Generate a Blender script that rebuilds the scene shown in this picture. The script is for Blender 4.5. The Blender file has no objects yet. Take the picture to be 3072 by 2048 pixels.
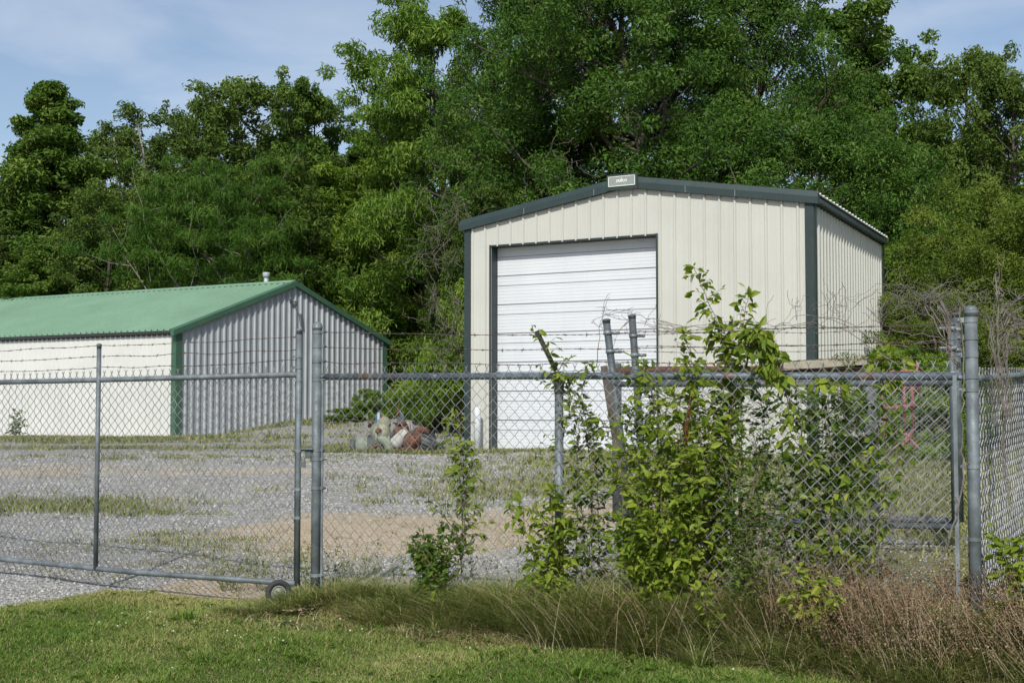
import bpy, math
import numpy as np
from math import radians, sin, cos, pi, atan2, sqrt

# ------------------------------------------------------------------ camera
F = 3900.0                      # focal length in photo pixels (3072 wide)
EYE = 1.30
TH = math.atan(194.0 / F)       # upward pitch
col = bpy.context.scene.collection
scene = bpy.context.scene
cam_d = bpy.data.cameras.new("camera"); cam_d.sensor_width = 36.0; cam_d.lens = F / 3072 * 36.0
cam_d.clip_start = 0.05; cam_d.clip_end = 3000
cam = bpy.data.objects.new("camera", cam_d); col.objects.link(cam)
cam.location = (0, 0, EYE); cam.rotation_euler = (pi / 2 + TH, 0, 0)
scene.camera = cam

def P(px, py, Y):
    """world point at distance Y ahead seen at photo pixel px,py"""
    a = (px - 1536) / F; b = (py - 1024) / F
    d = np.array([a, cos(TH) + b * sin(TH), sin(TH) - b * cos(TH)])
    d = d * (Y / d[1])
    return np.array([d[0], Y, EYE + d[2]])

# ------------------------------------------------------------------ helpers
def sst(a, b, x):
    t = np.clip((x - a) / (b - a), 0, 1); return t * t * (3 - 2 * t)

FA = np.array([-1.26, 8.40]); FB = np.array([2.37, 6.70])        # street fence ends
FE = (FB - FA) / np.linalg.norm(FB - FA); FL = float(np.linalg.norm(FB - FA))
GA = np.array([-1.37, 8.40]); GB = np.array([-3.90, 9.90])        # gate line
GE = (GB - GA) / np.linalg.norm(GB - GA)

def fy(px):
    """distance ahead of the street fence at photo column px"""
    k = (px - 1536) / F
    s = (k * FA[1] - FA[0]) / (FE[0] - k * FE[1])
    return FA[1] + s * FE[1]

def ter(x, y):
    x = np.asarray(x, float); y = np.asarray(y, float)
    z = .14 * sst(8.8, 13.5, y) + .22 * sst(13, 25, y)
    z = z + .16 * sst(-.6, 1.6, x) * sst(8.6, 10.2, y) * (1 - sst(14, 24, y))
    z = z + .46 * sst(40, 47, y) * sst(-10.5, -7.0, x) * (1 - sst(3, 12, x))
    z = z - .12 * (1 - sst(-11, -8, x)) * sst(30, 42, y)
    # low overgrown ridge along the street fence
    d = (x - FA[0]) * -FE[1] + (y - FA[1]) * FE[0]
    s = (x - FA[0]) * FE[0] + (y - FA[1]) * FE[1]
    z = z + .10 * np.exp(-(d / .35) ** 2) * sst(-.35, .3, s) * (1 - sst(9, 12, s))
    z = z + .018 * np.sin(x * 1.7 + 1) * np.sin(y * 1.3) + .01 * np.sin(x * 4.1) * np.cos(y * 3.3 + 2)
    return z

class MB:
    """mesh accumulator"""
    def __init__(s): s.v = []; s.ls = []; s.lt = []; s.li = []; s.n = 0; s.tint = []
    def add(s, verts, faces, tint=None):
        verts = np.asarray(verts, float).reshape(-1, 3)
        if isinstance(faces, tuple):                 # (loop idx, totals)
            li, lt = faces
        else:
            lt = np.array([len(f) for f in faces], np.int32)
            li = np.array([i for f in faces for i in f], np.int32)
        s.v.append(verts); s.li.append(li + s.n); s.lt.append(lt); s.n += len(verts)
        s.tint.append(np.full(len(verts), .5) if tint is None else (np.full(len(verts), tint) if np.isscalar(tint) else tint))
        return s
    def tube(s, pts, r, sides=6, caps=True, tint=None):
        p = np.asarray(pts, float); n = len(p)
        r = np.full(n, r) if np.isscalar(r) else np.asarray(r, float)
        t = np.empty_like(p); t[1:-1] = p[2:] - p[:-2]; t[0] = p[1] - p[0]; t[-1] = p[-1] - p[-2]
        t /= np.maximum(np.linalg.norm(t, axis=1, keepdims=True), 1e-9)
        ref = np.eye(3)[int(np.argmin(np.abs(t).mean(0)))]
        a = np.cross(t, ref); a /= np.maximum(np.linalg.norm(a, axis=1, keepdims=True), 1e-9)
        b = np.cross(t, a)
        an = np.arange(sides) * 2 * pi / sides
        V = p[:, None, :] + r[:, None, None] * (np.cos(an)[None, :, None] * a[:, None, :] + np.sin(an)[None, :, None] * b[:, None, :])
        i = np.arange(n - 1)[:, None] * sides; j = np.arange(sides)[None, :]; j2 = (j + 1) % sides
        q = np.stack([i + j, i + j2, i + sides + j2, i + sides + j], -1).reshape(-1)
        li = q; lt = np.full((n - 1) * sides, 4)
        if caps:
            li = np.concatenate([li, np.arange(sides)[::-1], (n - 1) * sides + np.arange(sides)]); lt = np.concatenate([lt, [sides, sides]])
        return s.add(V.reshape(-1, 3), (li.astype(np.int32), lt.astype(np.int32)), tint)
    def box(s, c, size, U=(1, 0, 0), V=(0, 1, 0), W=(0, 0, 1), tint=None):
        c = np.asarray(c, float); U, V, W = [np.asarray(a, float) * z / 2 for a, z in zip((U, V, W), size)]
        v = [c + i * U + j * V + k * W for k in (-1, 1) for j in (-1, 1) for i in (-1, 1)]
        return s.add(v, [(0, 2, 3, 1), (4, 5, 7, 6), (0, 1, 5, 4), (2, 6, 7, 3), (0, 4, 6, 2), (1, 3, 7, 5)], tint)
    def extr(s, prof, p0, p1, U, V, caps=True):
        """extrude a closed 2D profile (u,v) from p0 to p1"""
        U = np.asarray(U, float); V = np.asarray(V, float); n = len(prof)
        a = [np.asarray(p0) + u * U + v * V for u, v in prof]; b = [np.asarray(p1) + u * U + v * V for u, v in prof]
        f = [(i, (i + 1) % n, n + (i + 1) % n, n + i) for i in range(n)]
        if caps: f += [tuple(range(n))[::-1], tuple(range(n, 2 * n))]
        return s.add(a + b, f)
    def inst(s, tv, tf, M, Pn, tint=None):
        """many copies of a template: M (N,3,3) columns = axes, Pn (N,3)"""
        tv = np.asarray(tv, float); k = len(tv); N = len(Pn)
        V = np.einsum('nij,kj->nki', M, tv) + Pn[:, None, :]
        lt0 = np.array([len(f) for f in tf]); li0 = np.array([i for f in tf for i in f])
        li = (li0[None, :] + (np.arange(N) * k)[:, None]).reshape(-1).astype(np.int32)
        return s.add(V.reshape(-1, 3), (li, np.tile(lt0, N).astype(np.int32)), None if tint is None else np.repeat(tint, k))
    def mesh(s, name, mat, smooth=False):
        me = bpy.data.meshes.new(name)
        v = np.concatenate(s.v); li = np.concatenate(s.li); lt = np.concatenate(s.lt)
        me.vertices.add(len(v)); me.vertices.foreach_set("co", v.astype(np.float32).ravel())
        me.loops.add(len(li)); me.loops.foreach_set("vertex_index", li)
        me.polygons.add(len(lt)); st = np.concatenate([[0], np.cumsum(lt)[:-1]]).astype(np.int32)
        me.polygons.foreach_set("loop_start", st); me.polygons.foreach_set("loop_total", lt.astype(np.int32))
        me.polygons.foreach_set("use_smooth", np.full(len(lt), smooth, bool))
        at = me.attributes.new("tint", 'FLOAT', 'POINT'); at.data.foreach_set("value", np.concatenate(s.tint).astype(np.float32))
        me.update(calc_edges=True); me.materials.append(mat)
        return me
    def build(s, name, mat, parent=None, smooth=False, label=None):
        o = bpy.data.objects.new(name, s.mesh(name, mat, smooth)); col.objects.link(o)
        if parent is not None:
            o.parent = parent; o.location = -np.array(parent_loc(parent))
        if label: o["label"] = label
        return o

def parent_loc(o):
    l = np.array(o.location)
    return l if o.parent is None else l + parent_loc(o.parent)

def thing(name, label, cat, loc=(0, 0, 0), group=None):
    o = bpy.data.objects.new(name, None); col.objects.link(o); o.location = loc
    o.empty_display_size = .2
    return tag(o, label, cat, group)
def tag(o, label=None, cat=None, group=None, kind=None):
    if label: o["label"] = label
    if cat: o["category"] = cat
    if group: o["group"] = group
    if kind: o["kind"] = kind
    return o

rng = np.random.default_rng(7)
def unit(v): v = np.asarray(v, float); return v / np.maximum(np.linalg.norm(v, axis=-1, keepdims=True), 1e-9)

# ------------------------------------------------------------------ materials
class NT:
    def __init__(s, name):
        s.m = bpy.data.materials.new(name); s.m.use_nodes = True; s.t = s.m.node_tree; s.t.nodes.clear()
        s.out = s.n('ShaderNodeOutputMaterial')
    def n(s, ty, **kw):
        nd = s.t.nodes.new(ty)
        for k, v in kw.items(): setattr(nd, k, v)
        return nd
    def l(s, a, b): s.t.links.new(a, b)
    def noise(s, scale, detail=4, rough=.6, vec=None, w=None):
        nd = s.n('ShaderNodeTexNoise'); nd.inputs['Scale'].default_value = scale; nd.inputs['Detail'].default_value = detail; nd.inputs['Roughness'].default_value = rough
        s.l(vec if vec is not None else s.coord(), nd.inputs['Vector']); return nd.outputs['Fac']
    def coord(s):
        if not hasattr(s, '_c'): s._c = s.n('ShaderNodeNewGeometry').outputs['Position']
        return s._c
    def ramp(s, fac, stops, interp='LINEAR'):
        nd = s.n('ShaderNodeValToRGB'); nd.color_ramp.interpolation = interp; e = nd.color_ramp.elements
        while len(e) < len(stops): e.new(.5)
        for el, (p, c) in zip(e, stops):
            el.position = p; el.color = (c, c, c, 1) if np.isscalar(c) else (*c, 1)
        s.l(fac, nd.inputs['Fac']); return nd.outputs['Color']
    def mix(s, fac, a, b, mode='MIX'):
        nd = s.n('ShaderNodeMix', data_type='RGBA', blend_type=mode)
        for i, v in ((0, fac), (6, a), (7, b)):
            if hasattr(v, 'links'): s.l(v, nd.inputs[i])
            elif i == 0: nd.inputs[0].default_value = v
            else: nd.inputs[i].default_value = (*v, 1)
        return nd.outputs[2]
    def math(s, op, a, b=None, c=None):
        nd = s.n('ShaderNodeMath', operation=op)
        for i, v in enumerate((a, b, c)):
            if v is None: continue
            if hasattr(v, 'links'): s.l(v, nd.inputs[i])
            else: nd.inputs[i].default_value = v
        return nd.outputs[0]
    def attr(s, name): return s.n('ShaderNodeAttribute', attribute_name=name).outputs['Fac']
    def bump(s, h, strength, dist=.01):
        nd = s.n('ShaderNodeBump'); nd.inputs['Strength'].default_value = strength; nd.inputs['Distance'].default_value = dist
        s.l(h, nd.inputs['Height']); return nd.outputs['Normal']
    def pbr(s, colr, rough=.6, metal=0., normal=None, spec=.5):
        b = s.n('ShaderNodeBsdfPrincipled')
        for k, v in (('Base Color', colr), ('Roughness', rough), ('Metallic', metal)):
            if hasattr(v, 'links'): s.l(v, b.inputs[k])
            else: b.inputs[k].default_value = (*v, 1) if k == 'Base Color' else v
        b.inputs['Specular IOR Level'].default_value = spec
        if normal is not None: s.l(normal, b.inputs['Normal'])
        s.l(b.outputs[0], s.out.inputs['Surface']); return s.m

def painted(name, c, var=.12, rough=.45, dirt=(.25, .2, .13), dirt_amt=.25, scale=1.3, metal=0., dirt_z=None):
    t = NT(name)
    n1 = t.noise(scale, 6); n2 = t.noise(scale * 14, 3)
    c1 = tuple(x * (1 - var) for x in c); c2 = tuple(min(1, x * (1 + var)) for x in c)
    k = t.ramp(n1, [(.3, c1), (.7, c2)])
    d = t.ramp(n2, [(.58, 0.), (.8, dirt_amt)])
    mp_ = t.n('ShaderNodeMapping'); mp_.inputs['Scale'].default_value = (7, 7, .35); t.l(t.coord(), mp_.inputs[0]); n4 = t.noise(1., 4, .6, mp_.outputs[0])
    k = t.mix(t.ramp(n4, [(.52, 0.), (.75, dirt_amt * 1.3)]), k, tuple(x * .72 for x in c))
    k = t.mix(d, k, dirt)
    if dirt_z:
        sp = t.n('ShaderNodeSeparateXYZ'); t.l(t.coord(), sp.inputs[0])
        h = t.math('ADD', sp.outputs['Z'], t.math('MULTIPLY', n1, .5))
        k = t.mix(t.ramp(t.math('SUBTRACT', h, dirt_z), [(.0, .55), (.45, 0.)]), k, dirt)
    return t.pbr(k, t.ramp(n2, [(.3, rough - .08), (.7, rough + .12)]), metal, t.bump(n1, .15, .004))

def galv(name, c, metal=.55, rough=.5, rust=0.):
    t = NT(name)
    n1 = t.noise(9, 5); n2 = t.noise(60, 3); n3 = t.noise(3.2, 6, .7)
    k = t.ramp(n1, [(.3, tuple(x * .62 for x in c)), (.5, c), (.7, tuple(x * 1.6 for x in c))])
    k = t.mix(t.ramp(n2, [(.4, 0.), (.8, .35)]), k, tuple(x * .55 for x in c))
    if rust: k = t.mix(t.ramp(n3, [(.62 - rust * .3, 0.), (.7, 1.)]), k, (.19, .085, .035))
    return t.pbr(k, t.ramp(n2, [(.3, rough - .1), (.8, rough + .2)]), metal, t.bump(n2, .12, .002))

def rusty(name, c=(.19, .085, .045), c2=(.05, .03, .025)):
    t = NT(name); n1 = t.noise(7, 6, .7); n2 = t.noise(45, 4)
    k = t.ramp(n1, [(.35, c2), (.6, c)]); k = t.mix(t.ramp(n2, [(.5, 0.), (.75, .6)]), k, tuple(x * .5 for x in c))
    return t.pbr(k, .85, 0, t.bump(n2, .5, .004), .2)

def flat(name, c, rough=.6, metal=0.):
    t = NT(name); n = t.noise(25, 4)
    return t.pbr(t.ramp(n, [(.3, tuple(x * .82 for x in c)), (.7, tuple(min(1, x * 1.15) for x in c))]), rough, metal)

def leafmat(name, c1, c2, c3=None, trans=.3, rough=.55, world_scale=.6, spec=.18):
    """per-leaf random tint plus a slow drift of species colour"""
    t = NT(name)
    a = t.attr('tint'); n = t.noise(world_scale, 3)
    f = t.math('ADD', t.math('MULTIPLY', a, .95), t.math('MULTIPLY', t.math('SUBTRACT', n, .5), .7))
    st = [(.08, c1), (.62, c2)] + ([(.96, c3)] if c3 else [])
    k = t.ramp(f, st)
    b = t.n('ShaderNodeBsdfPrincipled'); t.l(k, b.inputs['Base Color']); b.inputs['Roughness'].default_value = rough
    b.inputs['Specular IOR Level'].default_value = spec
    tr = t.n('ShaderNodeBsdfTranslucent'); k2 = t.mix(1., k, (1.0, 1.15, .45), 'MULTIPLY'); t.l(k2, tr.inputs['Color'])
    mx = t.n('ShaderNodeMixShader'); mx.inputs[0].default_value = trans
    t.l(b.outputs[0], mx.inputs[1]); t.l(tr.outputs[0], mx.inputs[2]); t.l(mx.outputs[0], t.out.inputs['Surface'])
    return t.m

M = {}
M['cream'] = painted('cream_panel', (.485, .485, .44), .04, .42, (.30, .25, .17), .12, .9, dirt_z=.35)
M['darktrim'] = painted('dark_teal_trim', (.020, .037, .037), .15, .5, (.14, .14, .13), .25, 2)
M['doorwhite'] = painted('white_door', (.60, .625, .65), .04, .4, (.45, .43, .38), .10, 1.2, dirt_z=.25)
M['seam'] = flat('door_seam', (.16, .17, .18))
M['white'] = painted('white_sheet', (.60, .605, .575), .05, .45, (.40, .34, .24), .14, .8, dirt_z=.22)
M['galvalume'] = painted('grey_white_sheet', (.36, .385, .405), .10, .40, (.24, .23, .22), .22, 1.5, metal=.1)
M['greenroof'] = painted('green_roof', (.195, .325, .225), .10, .42, (.22, .30, .24), .25, .5)
M['greentrim'] = painted('green_trim', (.05, .115, .072), .12, .45, (.2, .25, .2), .2, 2)
M['galv'] = galv('galvanised_pipe', (.135, .158, .172), .2, .6)
M['galvd'] = galv('dull_pipe', (.08, .10, .112), .2, .6, rust=.12)
M['galvr'] = galv('spotted_pipe', (.12, .15, .175), .2, .55, rust=.22)
M['wire'] = galv('galvanised_wire', (.235, .235, .24), .35, .5); M['wirel'] = galv('pale_wire', (.30, .305, .32), .35, .5)
M['barb'] = galv('barbed_wire_metal', (.10, .09, .085), .4, .65, rust=.45)
M['barbd'] = rusty('rusty_wire', (.10, .055, .04), (.05, .04, .035))
M['band'] = galv('band_metal', (.19, .215, .23), .25, .5)
M['rubber'] = flat('rubber', (.03, .032, .033), .8)
M['rim'] = flat('rim_paint', (.24, .25, .205), .6)
M['black'] = flat('black_steel', (.022, .024, .027), .45)
M['rust'] = rusty('rust', (.15, .085, .055), (.06, .045, .04)); M['rustred'] = rusty('red_rust', (.17, .075, .045), (.07, .035, .03))
M['redpaint'] = painted('faded_red', (.26, .085, .08), .2, .6, (.5, .35, .3), .4, 6)
M['wood'] = rusty('weathered_wood', (.17, .15, .125), (.08, .07, .06))
M['beige'] = flat('beige_board', (.30, .275, .21))
M['sage'] = painted('sage_paint', (.19, .22, .17), .25, .6, (.20, .14, .08), .7, 7)
M['creamm'] = painted('old_cream_paint', (.26, .255, .18), .3, .7, (.12, .08, .05), .9, 5)
M['whitem'] = painted('old_white_paint', (.34, .335, .31), .2, .6, (.16, .12, .09), .7, 6)
M['dkgrey'] = flat('dark_grey_iron', (.07, .075, .08), .7)
M['blue'] = flat('pale_blue_paint', (.30, .42, .58)); M['navy'] = flat('navy_paint', (.04, .09, .18))
M['plate'] = flat('grey_plate', (.24, .27, .26)); M['ink'] = flat('white_ink', (.75, .76, .68))
M['bark'] = rusty('bark', (.11, .09, .075), (.04, .033, .028))
M['barkl'] = rusty('pale_bark', (.30, .27, .24), (.16, .14, .12))
M['twig'] = rusty('dead_twig', (.24, .212, .19), (.10, .088, .078))
M['stem'] = flat('green_stem', (.12, .10, .05))
M['litter'] = flat('dry_leaf', (.30, .23, .165), .8)
# tree foliage
M['lf_gum'] = leafmat('sweetgum_leaf', (0.048, 0.100, 0.016), (0.105, 0.182, 0.026), (0.223, 0.293, 0.065))
M['lf_olive'] = leafmat('olive_leaf', (.048, .090, .016), (.115, .180, .032), (.22, .27, .07))
M['lf_oak'] = leafmat('oak_leaf', (0.028, 0.071, 0.011), (0.083, 0.168, 0.025), (0.170, 0.246, 0.055))
M['lf_ash'] = leafmat('ash_leaf', (0.080, 0.157, 0.022), (0.157, 0.258, 0.038), (0.275, 0.375, 0.082), trans=.35)
M['lf_mimosa'] = leafmat('mimosa_leaf', (0.035, 0.089, 0.011), (0.072, 0.147, 0.018), (0.131, 0.211, 0.037))
M['lf_bright'] = leafmat('bright_leaf', (0.080, 0.154, 0.018), (0.164, 0.258, 0.031), (0.275, 0.363, 0.065), trans=.35)
M['lf_dark'] = leafmat('dark_leaf', (0.028, 0.057, 0.011), (0.080, 0.132, 0.022), (0.145, 0.175, 0.037))
M['lf_yellow'] = leafmat('yellow_green_leaf', (.066, .110, .014), (.145, .205, .030), (.26, .29, .06))
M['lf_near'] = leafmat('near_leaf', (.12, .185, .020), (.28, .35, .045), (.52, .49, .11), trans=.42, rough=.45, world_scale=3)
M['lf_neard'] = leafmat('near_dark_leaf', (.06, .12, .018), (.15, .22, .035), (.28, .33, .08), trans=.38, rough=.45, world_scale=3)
M['lf_red'] = leafmat('red_leaf', (.14, .05, .02), (.30, .12, .04), trans=.3)
M['grass'] = leafmat('lawn_blade', (.075, .145, .022), (.165, .25, .046), (.40, .36, .16), trans=.25, rough=.7, world_scale=1.1, spec=.08)
M['tall'] = leafmat('tall_grass_blade', (.10, .15, .034), (.22, .26, .075), (.46, .40, .21), trans=.28, rough=.7, world_scale=1.6, spec=.08)
M['straw'] = leafmat('straw_blade', (.22, .16, .085), (.40, .32, .18), (.58, .51, .36), trans=.15, rough=.7, world_scale=2.5, spec=.1)
M['redweed'] = leafmat('red_brown_weed', (.14, .088, .055), (.27, .18, .115), (.48, .38, .26), trans=.1, rough=.8, world_scale=2.5, spec=.1)
M['weed'] = leafmat('yard_weed_blade', (.13, .16, .05), (.25, .26, .10), (.43, .38, .20), trans=.2, rough=.7, world_scale=.6, spec=.1)

def stone_mat():
    t = NT('gravel_stone'); a = t.attr('tint'); n = t.noise(60, 3)
    k = t.ramp(a, [(.0, (.27, .27, .26)), (.5, (.385, .385, .37)), (.9, (.50, .50, .48)), (1., (.60, .595, .57))])
    return t.pbr(t.mix(t.math('MULTIPLY', n, .35), k, (.24, .2, .16)), .85, 0, None, .25)
M['stone'] = stone_mat()

def ground_mat():
    t = NT('yard_ground'); pos = t.coord()
    lawn, dirt, weed = t.attr('lawn'), t.attr('dirt'), t.attr('weed')
    fine = t.noise(38, 4, .7); mid = t.noise(6, 5, .65); big = t.noise(1.1, 5, .6); vfine = t.noise(120, 3, .7)
    v = t.n('ShaderNodeTexVoronoi'); v.inputs['Scale'].default_value = 34; t.l(pos, v.inputs['Vector'])
    v2 = t.n('ShaderNodeTexVoronoi'); v2.inputs['Scale'].default_value = 13; t.l(pos, v2.inputs['Vector'])
    rnd = t.n('ShaderNodeSeparateColor'); t.l(v.outputs['Color'], rnd.inputs[0])
    rnd2 = t.n('ShaderNodeSeparateColor'); t.l(v2.outputs['Color'], rnd2.inputs[0])
    g = t.ramp(rnd.outputs[0], [(.0, (.28, .28, .27)), (.5, (.37, .37, .356)), (.92, (.45, .448, .43)), (1., (.52, .515, .49))])
    g = t.mix(t.ramp(rnd2.outputs[1], [(.25, .35), (.6, 0.)]), g, (.20, .195, .19))
    g = t.mix(t.ramp(mid, [(.5, 0.), (.66, .45)]), g, (.20, .185, .15))
    g = t.mix(t.ramp(big, [(.45, 0.), (.68, .55)]), g, (.34, .285, .22))
    d = t.ramp(t.math('ADD', t.math('MULTIPLY', fine, .5), t.math('MULTIPLY', mid, .5)), [(.3, (.37, .29, .20)), (.5, (.50, .405, .285)), (.72, (.64, .54, .40))])
    l = t.ramp(t.math('ADD', t.math('MULTIPLY', fine, .5), t.math('MULTIPLY', mid, .5)), [(.35, (.09, .095, .035)), (.55, (.17, .16, .065)), (.75, (.31, .25, .14))])
    w = t.ramp(t.math('ADD', t.math('MULTIPLY', fine, .4), t.math('MULTIPLY', mid, .6)), [(.32, (.10, .10, .045)), (.52, (.19, .19, .08)), (.7, (.33, .28, .16))])
    nz = t.math('MULTIPLY', t.math('SUBTRACT', t.math('ADD', t.math('ADD', t.math('MULTIPLY', mid, .5), t.math('MULTIPLY', big, .6)), t.math('MULTIPLY', fine, .3)), .7), 2.0)
    def msk(a, lo=.42, hi=.58): return t.ramp(t.math('ADD', a, nz), [(lo, 0.), (hi, 1.)])
    k = t.mix(msk(dirt, .35, .65), g, d)
    k = t.mix(msk(weed, .4, .6), k, w)
    k = t.mix(msk(lawn, .47, .53), k, l)
    h = t.math('ADD', t.math('MULTIPLY', v.outputs['Distance'], -1.), t.math('MULTIPLY', fine, .8))
    return t.pbr(k, .92, 0, t.bump(h, 1.0, .03), .15)
M['ground'] = ground_mat()

# ------------------------------------------------------------------ ground
def graded(lo, hi, bands):
    out = []; x = lo
    while x < hi:
        out.append(x)
        st = next(s for a, b, s in bands if a <= x < b); x += st
    out.append(hi); return np.array(out)
gx = graded(-160, 160, [(-160, -30, 8), (-30, -6, .7), (-6, 5.5, .08), (5.5, 30, .7), (30, 161, 8)])
gy = graded(-30, 260, [(-30, 4.6, 1.4), (4.6, 14, .08), (14, 26, .22), (26, 60, .6), (60, 261, 8)])
X, Y = np.meshgrid(gx, gy); Z = ter(X, Y)

def gate_y(x):   # line of gate/fence as Y(x)
    return np.where(x < GA[0], GA[1] + (x - GA[0]) * GE[1] / GE[0], FA[1] + (x - FA[0]) * FE[1] / FE[0])
def lawn_mask(x, y):
    edge = np.where(x < -2.9, 8.62 + (x + 3.4) * 1.1, 9.3 + (x + 2.9) * -.50)      # lawn reaches gate line
    edge = np.where(x < -3.4, 8.62 + (x + 3.4) * .35, edge)
    edge = np.where(x > -1.45, gate_y(x) + .45, edge)
    return sst(.25, -.25, y - edge)
def dirt_mask(x, y):
    a = np.exp(-((y - 12.6 - .10 * x) / 1.9) ** 2) * sst(-3.6, -2.0, x) * (1 - sst(2.5, 4, x))
    b = .55 * np.exp(-((y - 20.5) / 1.6) ** 2) * (1 - sst(-3, 0, x))
    c = .8 * np.exp(-((y - 9.2) / .7) ** 2) * sst(-2.9, -2.2, x) * (1 - sst(-1, .5, x))
    return np.clip(a * 1.0 + b + c, 0, 1)
def weed_mask(x, y):
    a = .8 * np.exp(-((y - 39.5) / 1.8) ** 2) * (1 - sst(-12.5, -10.5, x))             # along the white shed
    b = .55 * np.exp(-((y - 29) / 1.2) ** 2) * (1 - sst(-6, -3.5, x))
    c = .8 * np.exp(-(((x + 5.4) / 1.0) ** 2 + ((y - 14.8) / .8) ** 2))
    d = .5 * sst(15.5, 17.5, y) * (1 - sst(19, 22, y)) * sst(-.6, .6, x)
    e = .95 * sst(1.8, 3.6, x - (y - 9) * .12) * sst(9, 11, y)
    f = np.exp(-((x + 1.0 - (y - 24) * 0) / 1) ** 2) * .3 * sst(22, 24, y) * (1 - sst(29, 31, y))
    g = np.maximum(sst(49, 52, y), .8 * sst(.2, 1.0, x) * (1 - sst(10, 11, y)))
    return np.clip(np.maximum.reduce([a, b, c, d, e, f, g]), 0, 1)

nx, ny = len(gx), len(gy)
i = np.arange(ny - 1)[:, None] * nx + np.arange(nx - 1)[None, :]
q = np.stack([i, i + 1, i + nx + 1, i + nx], -1).reshape(-1).astype(np.int32)
mb = MB(); mb.add(np.stack([X, Y, Z], -1).reshape(-1, 3), (q, np.full((nx - 1) * (ny - 1), 4, np.int32)))
gr = mb.build('ground', M['ground'], smooth=True); tag(gr, kind='structure')
for nm, fn in (('lawn', lawn_mask), ('dirt', dirt_mask), ('weed', weed_mask)):
    at = gr.data.attributes.new(nm, 'FLOAT', 'POINT'); at.data.foreach_set("value", fn(X, Y).ravel().astype(np.float32))

# --- loose gravel near the gate
def frustum_pts(n, y0, y1, pad=1.08, bias=1.5, r=rng):
    y = y0 + (y1 - y0) * r.random(n) ** bias
    x = (r.random(n) * 2 - 1) * y * (1536 / F) * pad
    return x, y
def rand_rot(n, r=rng):
    q_ = unit(r.normal(size=(n, 4))); a, b, c, d = q_.T
    return np.stack([np.stack([1-2*(c*c+d*d), 2*(b*c-a*d), 2*(b*d+a*c)], -1), np.stack([2*(b*c+a*d), 1-2*(b*b+d*d), 2*(c*d-a*b)], -1), np.stack([2*(b*d-a*c), 2*(c*d+a*b), 1-2*(b*b+c*c)], -1)], -2)
octv = np.array([(1, 0, 0), (-.9, .1, 0), (0, 1, .1), (.1, -1, 0), (0, .1, .9), (0, 0, -1)])
octf = [(0, 2, 4), (2, 1, 4), (1, 3, 4), (3, 0, 4), (2, 0, 5), (1, 2, 5), (3, 1, 5), (0, 3, 5)]
x, y = frustum_pts(120000, 7.4, 26, bias=1.45)
keep = (lawn_mask(x, y) < .42 + .15 * rng.random(len(x))) & (dirt_mask(x, y) < .25 + .75 * rng.random(len(x))**1.5) & (weed_mask(x, y) < .7 * rng.random(len(x)) + .3)
x, y = x[keep], y[keep]; n = len(x)
sz = (.005 + .012 * rng.random(n) ** 2.5) * (1 + .035 * np.clip(y - 9, 0, 20))
Mr = rand_rot(n) * sz[:, None, None]; Mr[:, 2, :] *= .65
mb = MB(); mb.inst(octv, octf, Mr, np.stack([x, y, ter(x, y) + sz * .25], -1), rng.random(n))
tag(mb.build('gravel', M['stone']), 'loose grey crushed gravel covering the yard behind the gate', 'gravel', kind='stuff')

# --- blades
BL = {}
def blade_t(c):   # template: x width, y lean direction, z height
    v = []
    for i_, (h, w) in enumerate(((0, 1), (.5, .8), (.85, .45), (1, .05))):
        yy = c * h * h
        v += [(-w / 2, yy, h * (1 - .35 * c * h)), (w / 2, yy, h * (1 - .35 * c * h))]
    return v, [(0, 1, 3, 2), (2, 3, 5, 4), (4, 5, 7, 6)]
def blades(mb, x, y, h, w, c=.5, lean=.2, az=None, tint=None, z=None, r=rng, segs=3):
    n = len(x); h = np.broadcast_to(h, n) * (.6 + .7 * r.random(n)); w = np.broadcast_to(w, n) * (.7 + .6 * r.random(n))
    a = r.random(n) * 2 * pi if az is None else az
    ld = np.stack([np.cos(a), np.sin(a), np.zeros(n)], -1); wd = np.stack([-np.sin(a), np.cos(a), np.zeros(n)], -1)
    # face part of them across the view at random
    up = np.zeros((n, 3)); up[:, 2] = 1
    up = unit(up + ld * (r.random(n) * lean)[:, None] + .12 * r.normal(size=(n, 3)))
    tv, tf = blade_t(c)
    if segs == 2: tf = tf[:1] + [(2, 3, 7, 6)]
    Mx = np.stack([wd * w[:, None], ld * (h * (.3 + .7 * r.random(n)))[:, None], up * h[:, None]], -1)
    zz = ter(x, y) if z is None else z
    mb.inst(tv, tf, Mx, np.stack([x, y, zz - .004], -1), r.random(n) if tint is None else tint)

def clumpy(x, y, s, seed=0):
    """cheap smooth noise 0..1"""
    r = np.random.default_rng(seed); v = np.zeros_like(x)
    for k in range(9):
        a = r.random() * 2 * pi; f = s * (.6 + 1.6 * r.random()); v += np.sin((x * cos(a) + y * sin(a)) * f + r.random() * 6.28)
    return np.clip(.5 + v / 6.5, 0, 1)

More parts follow.
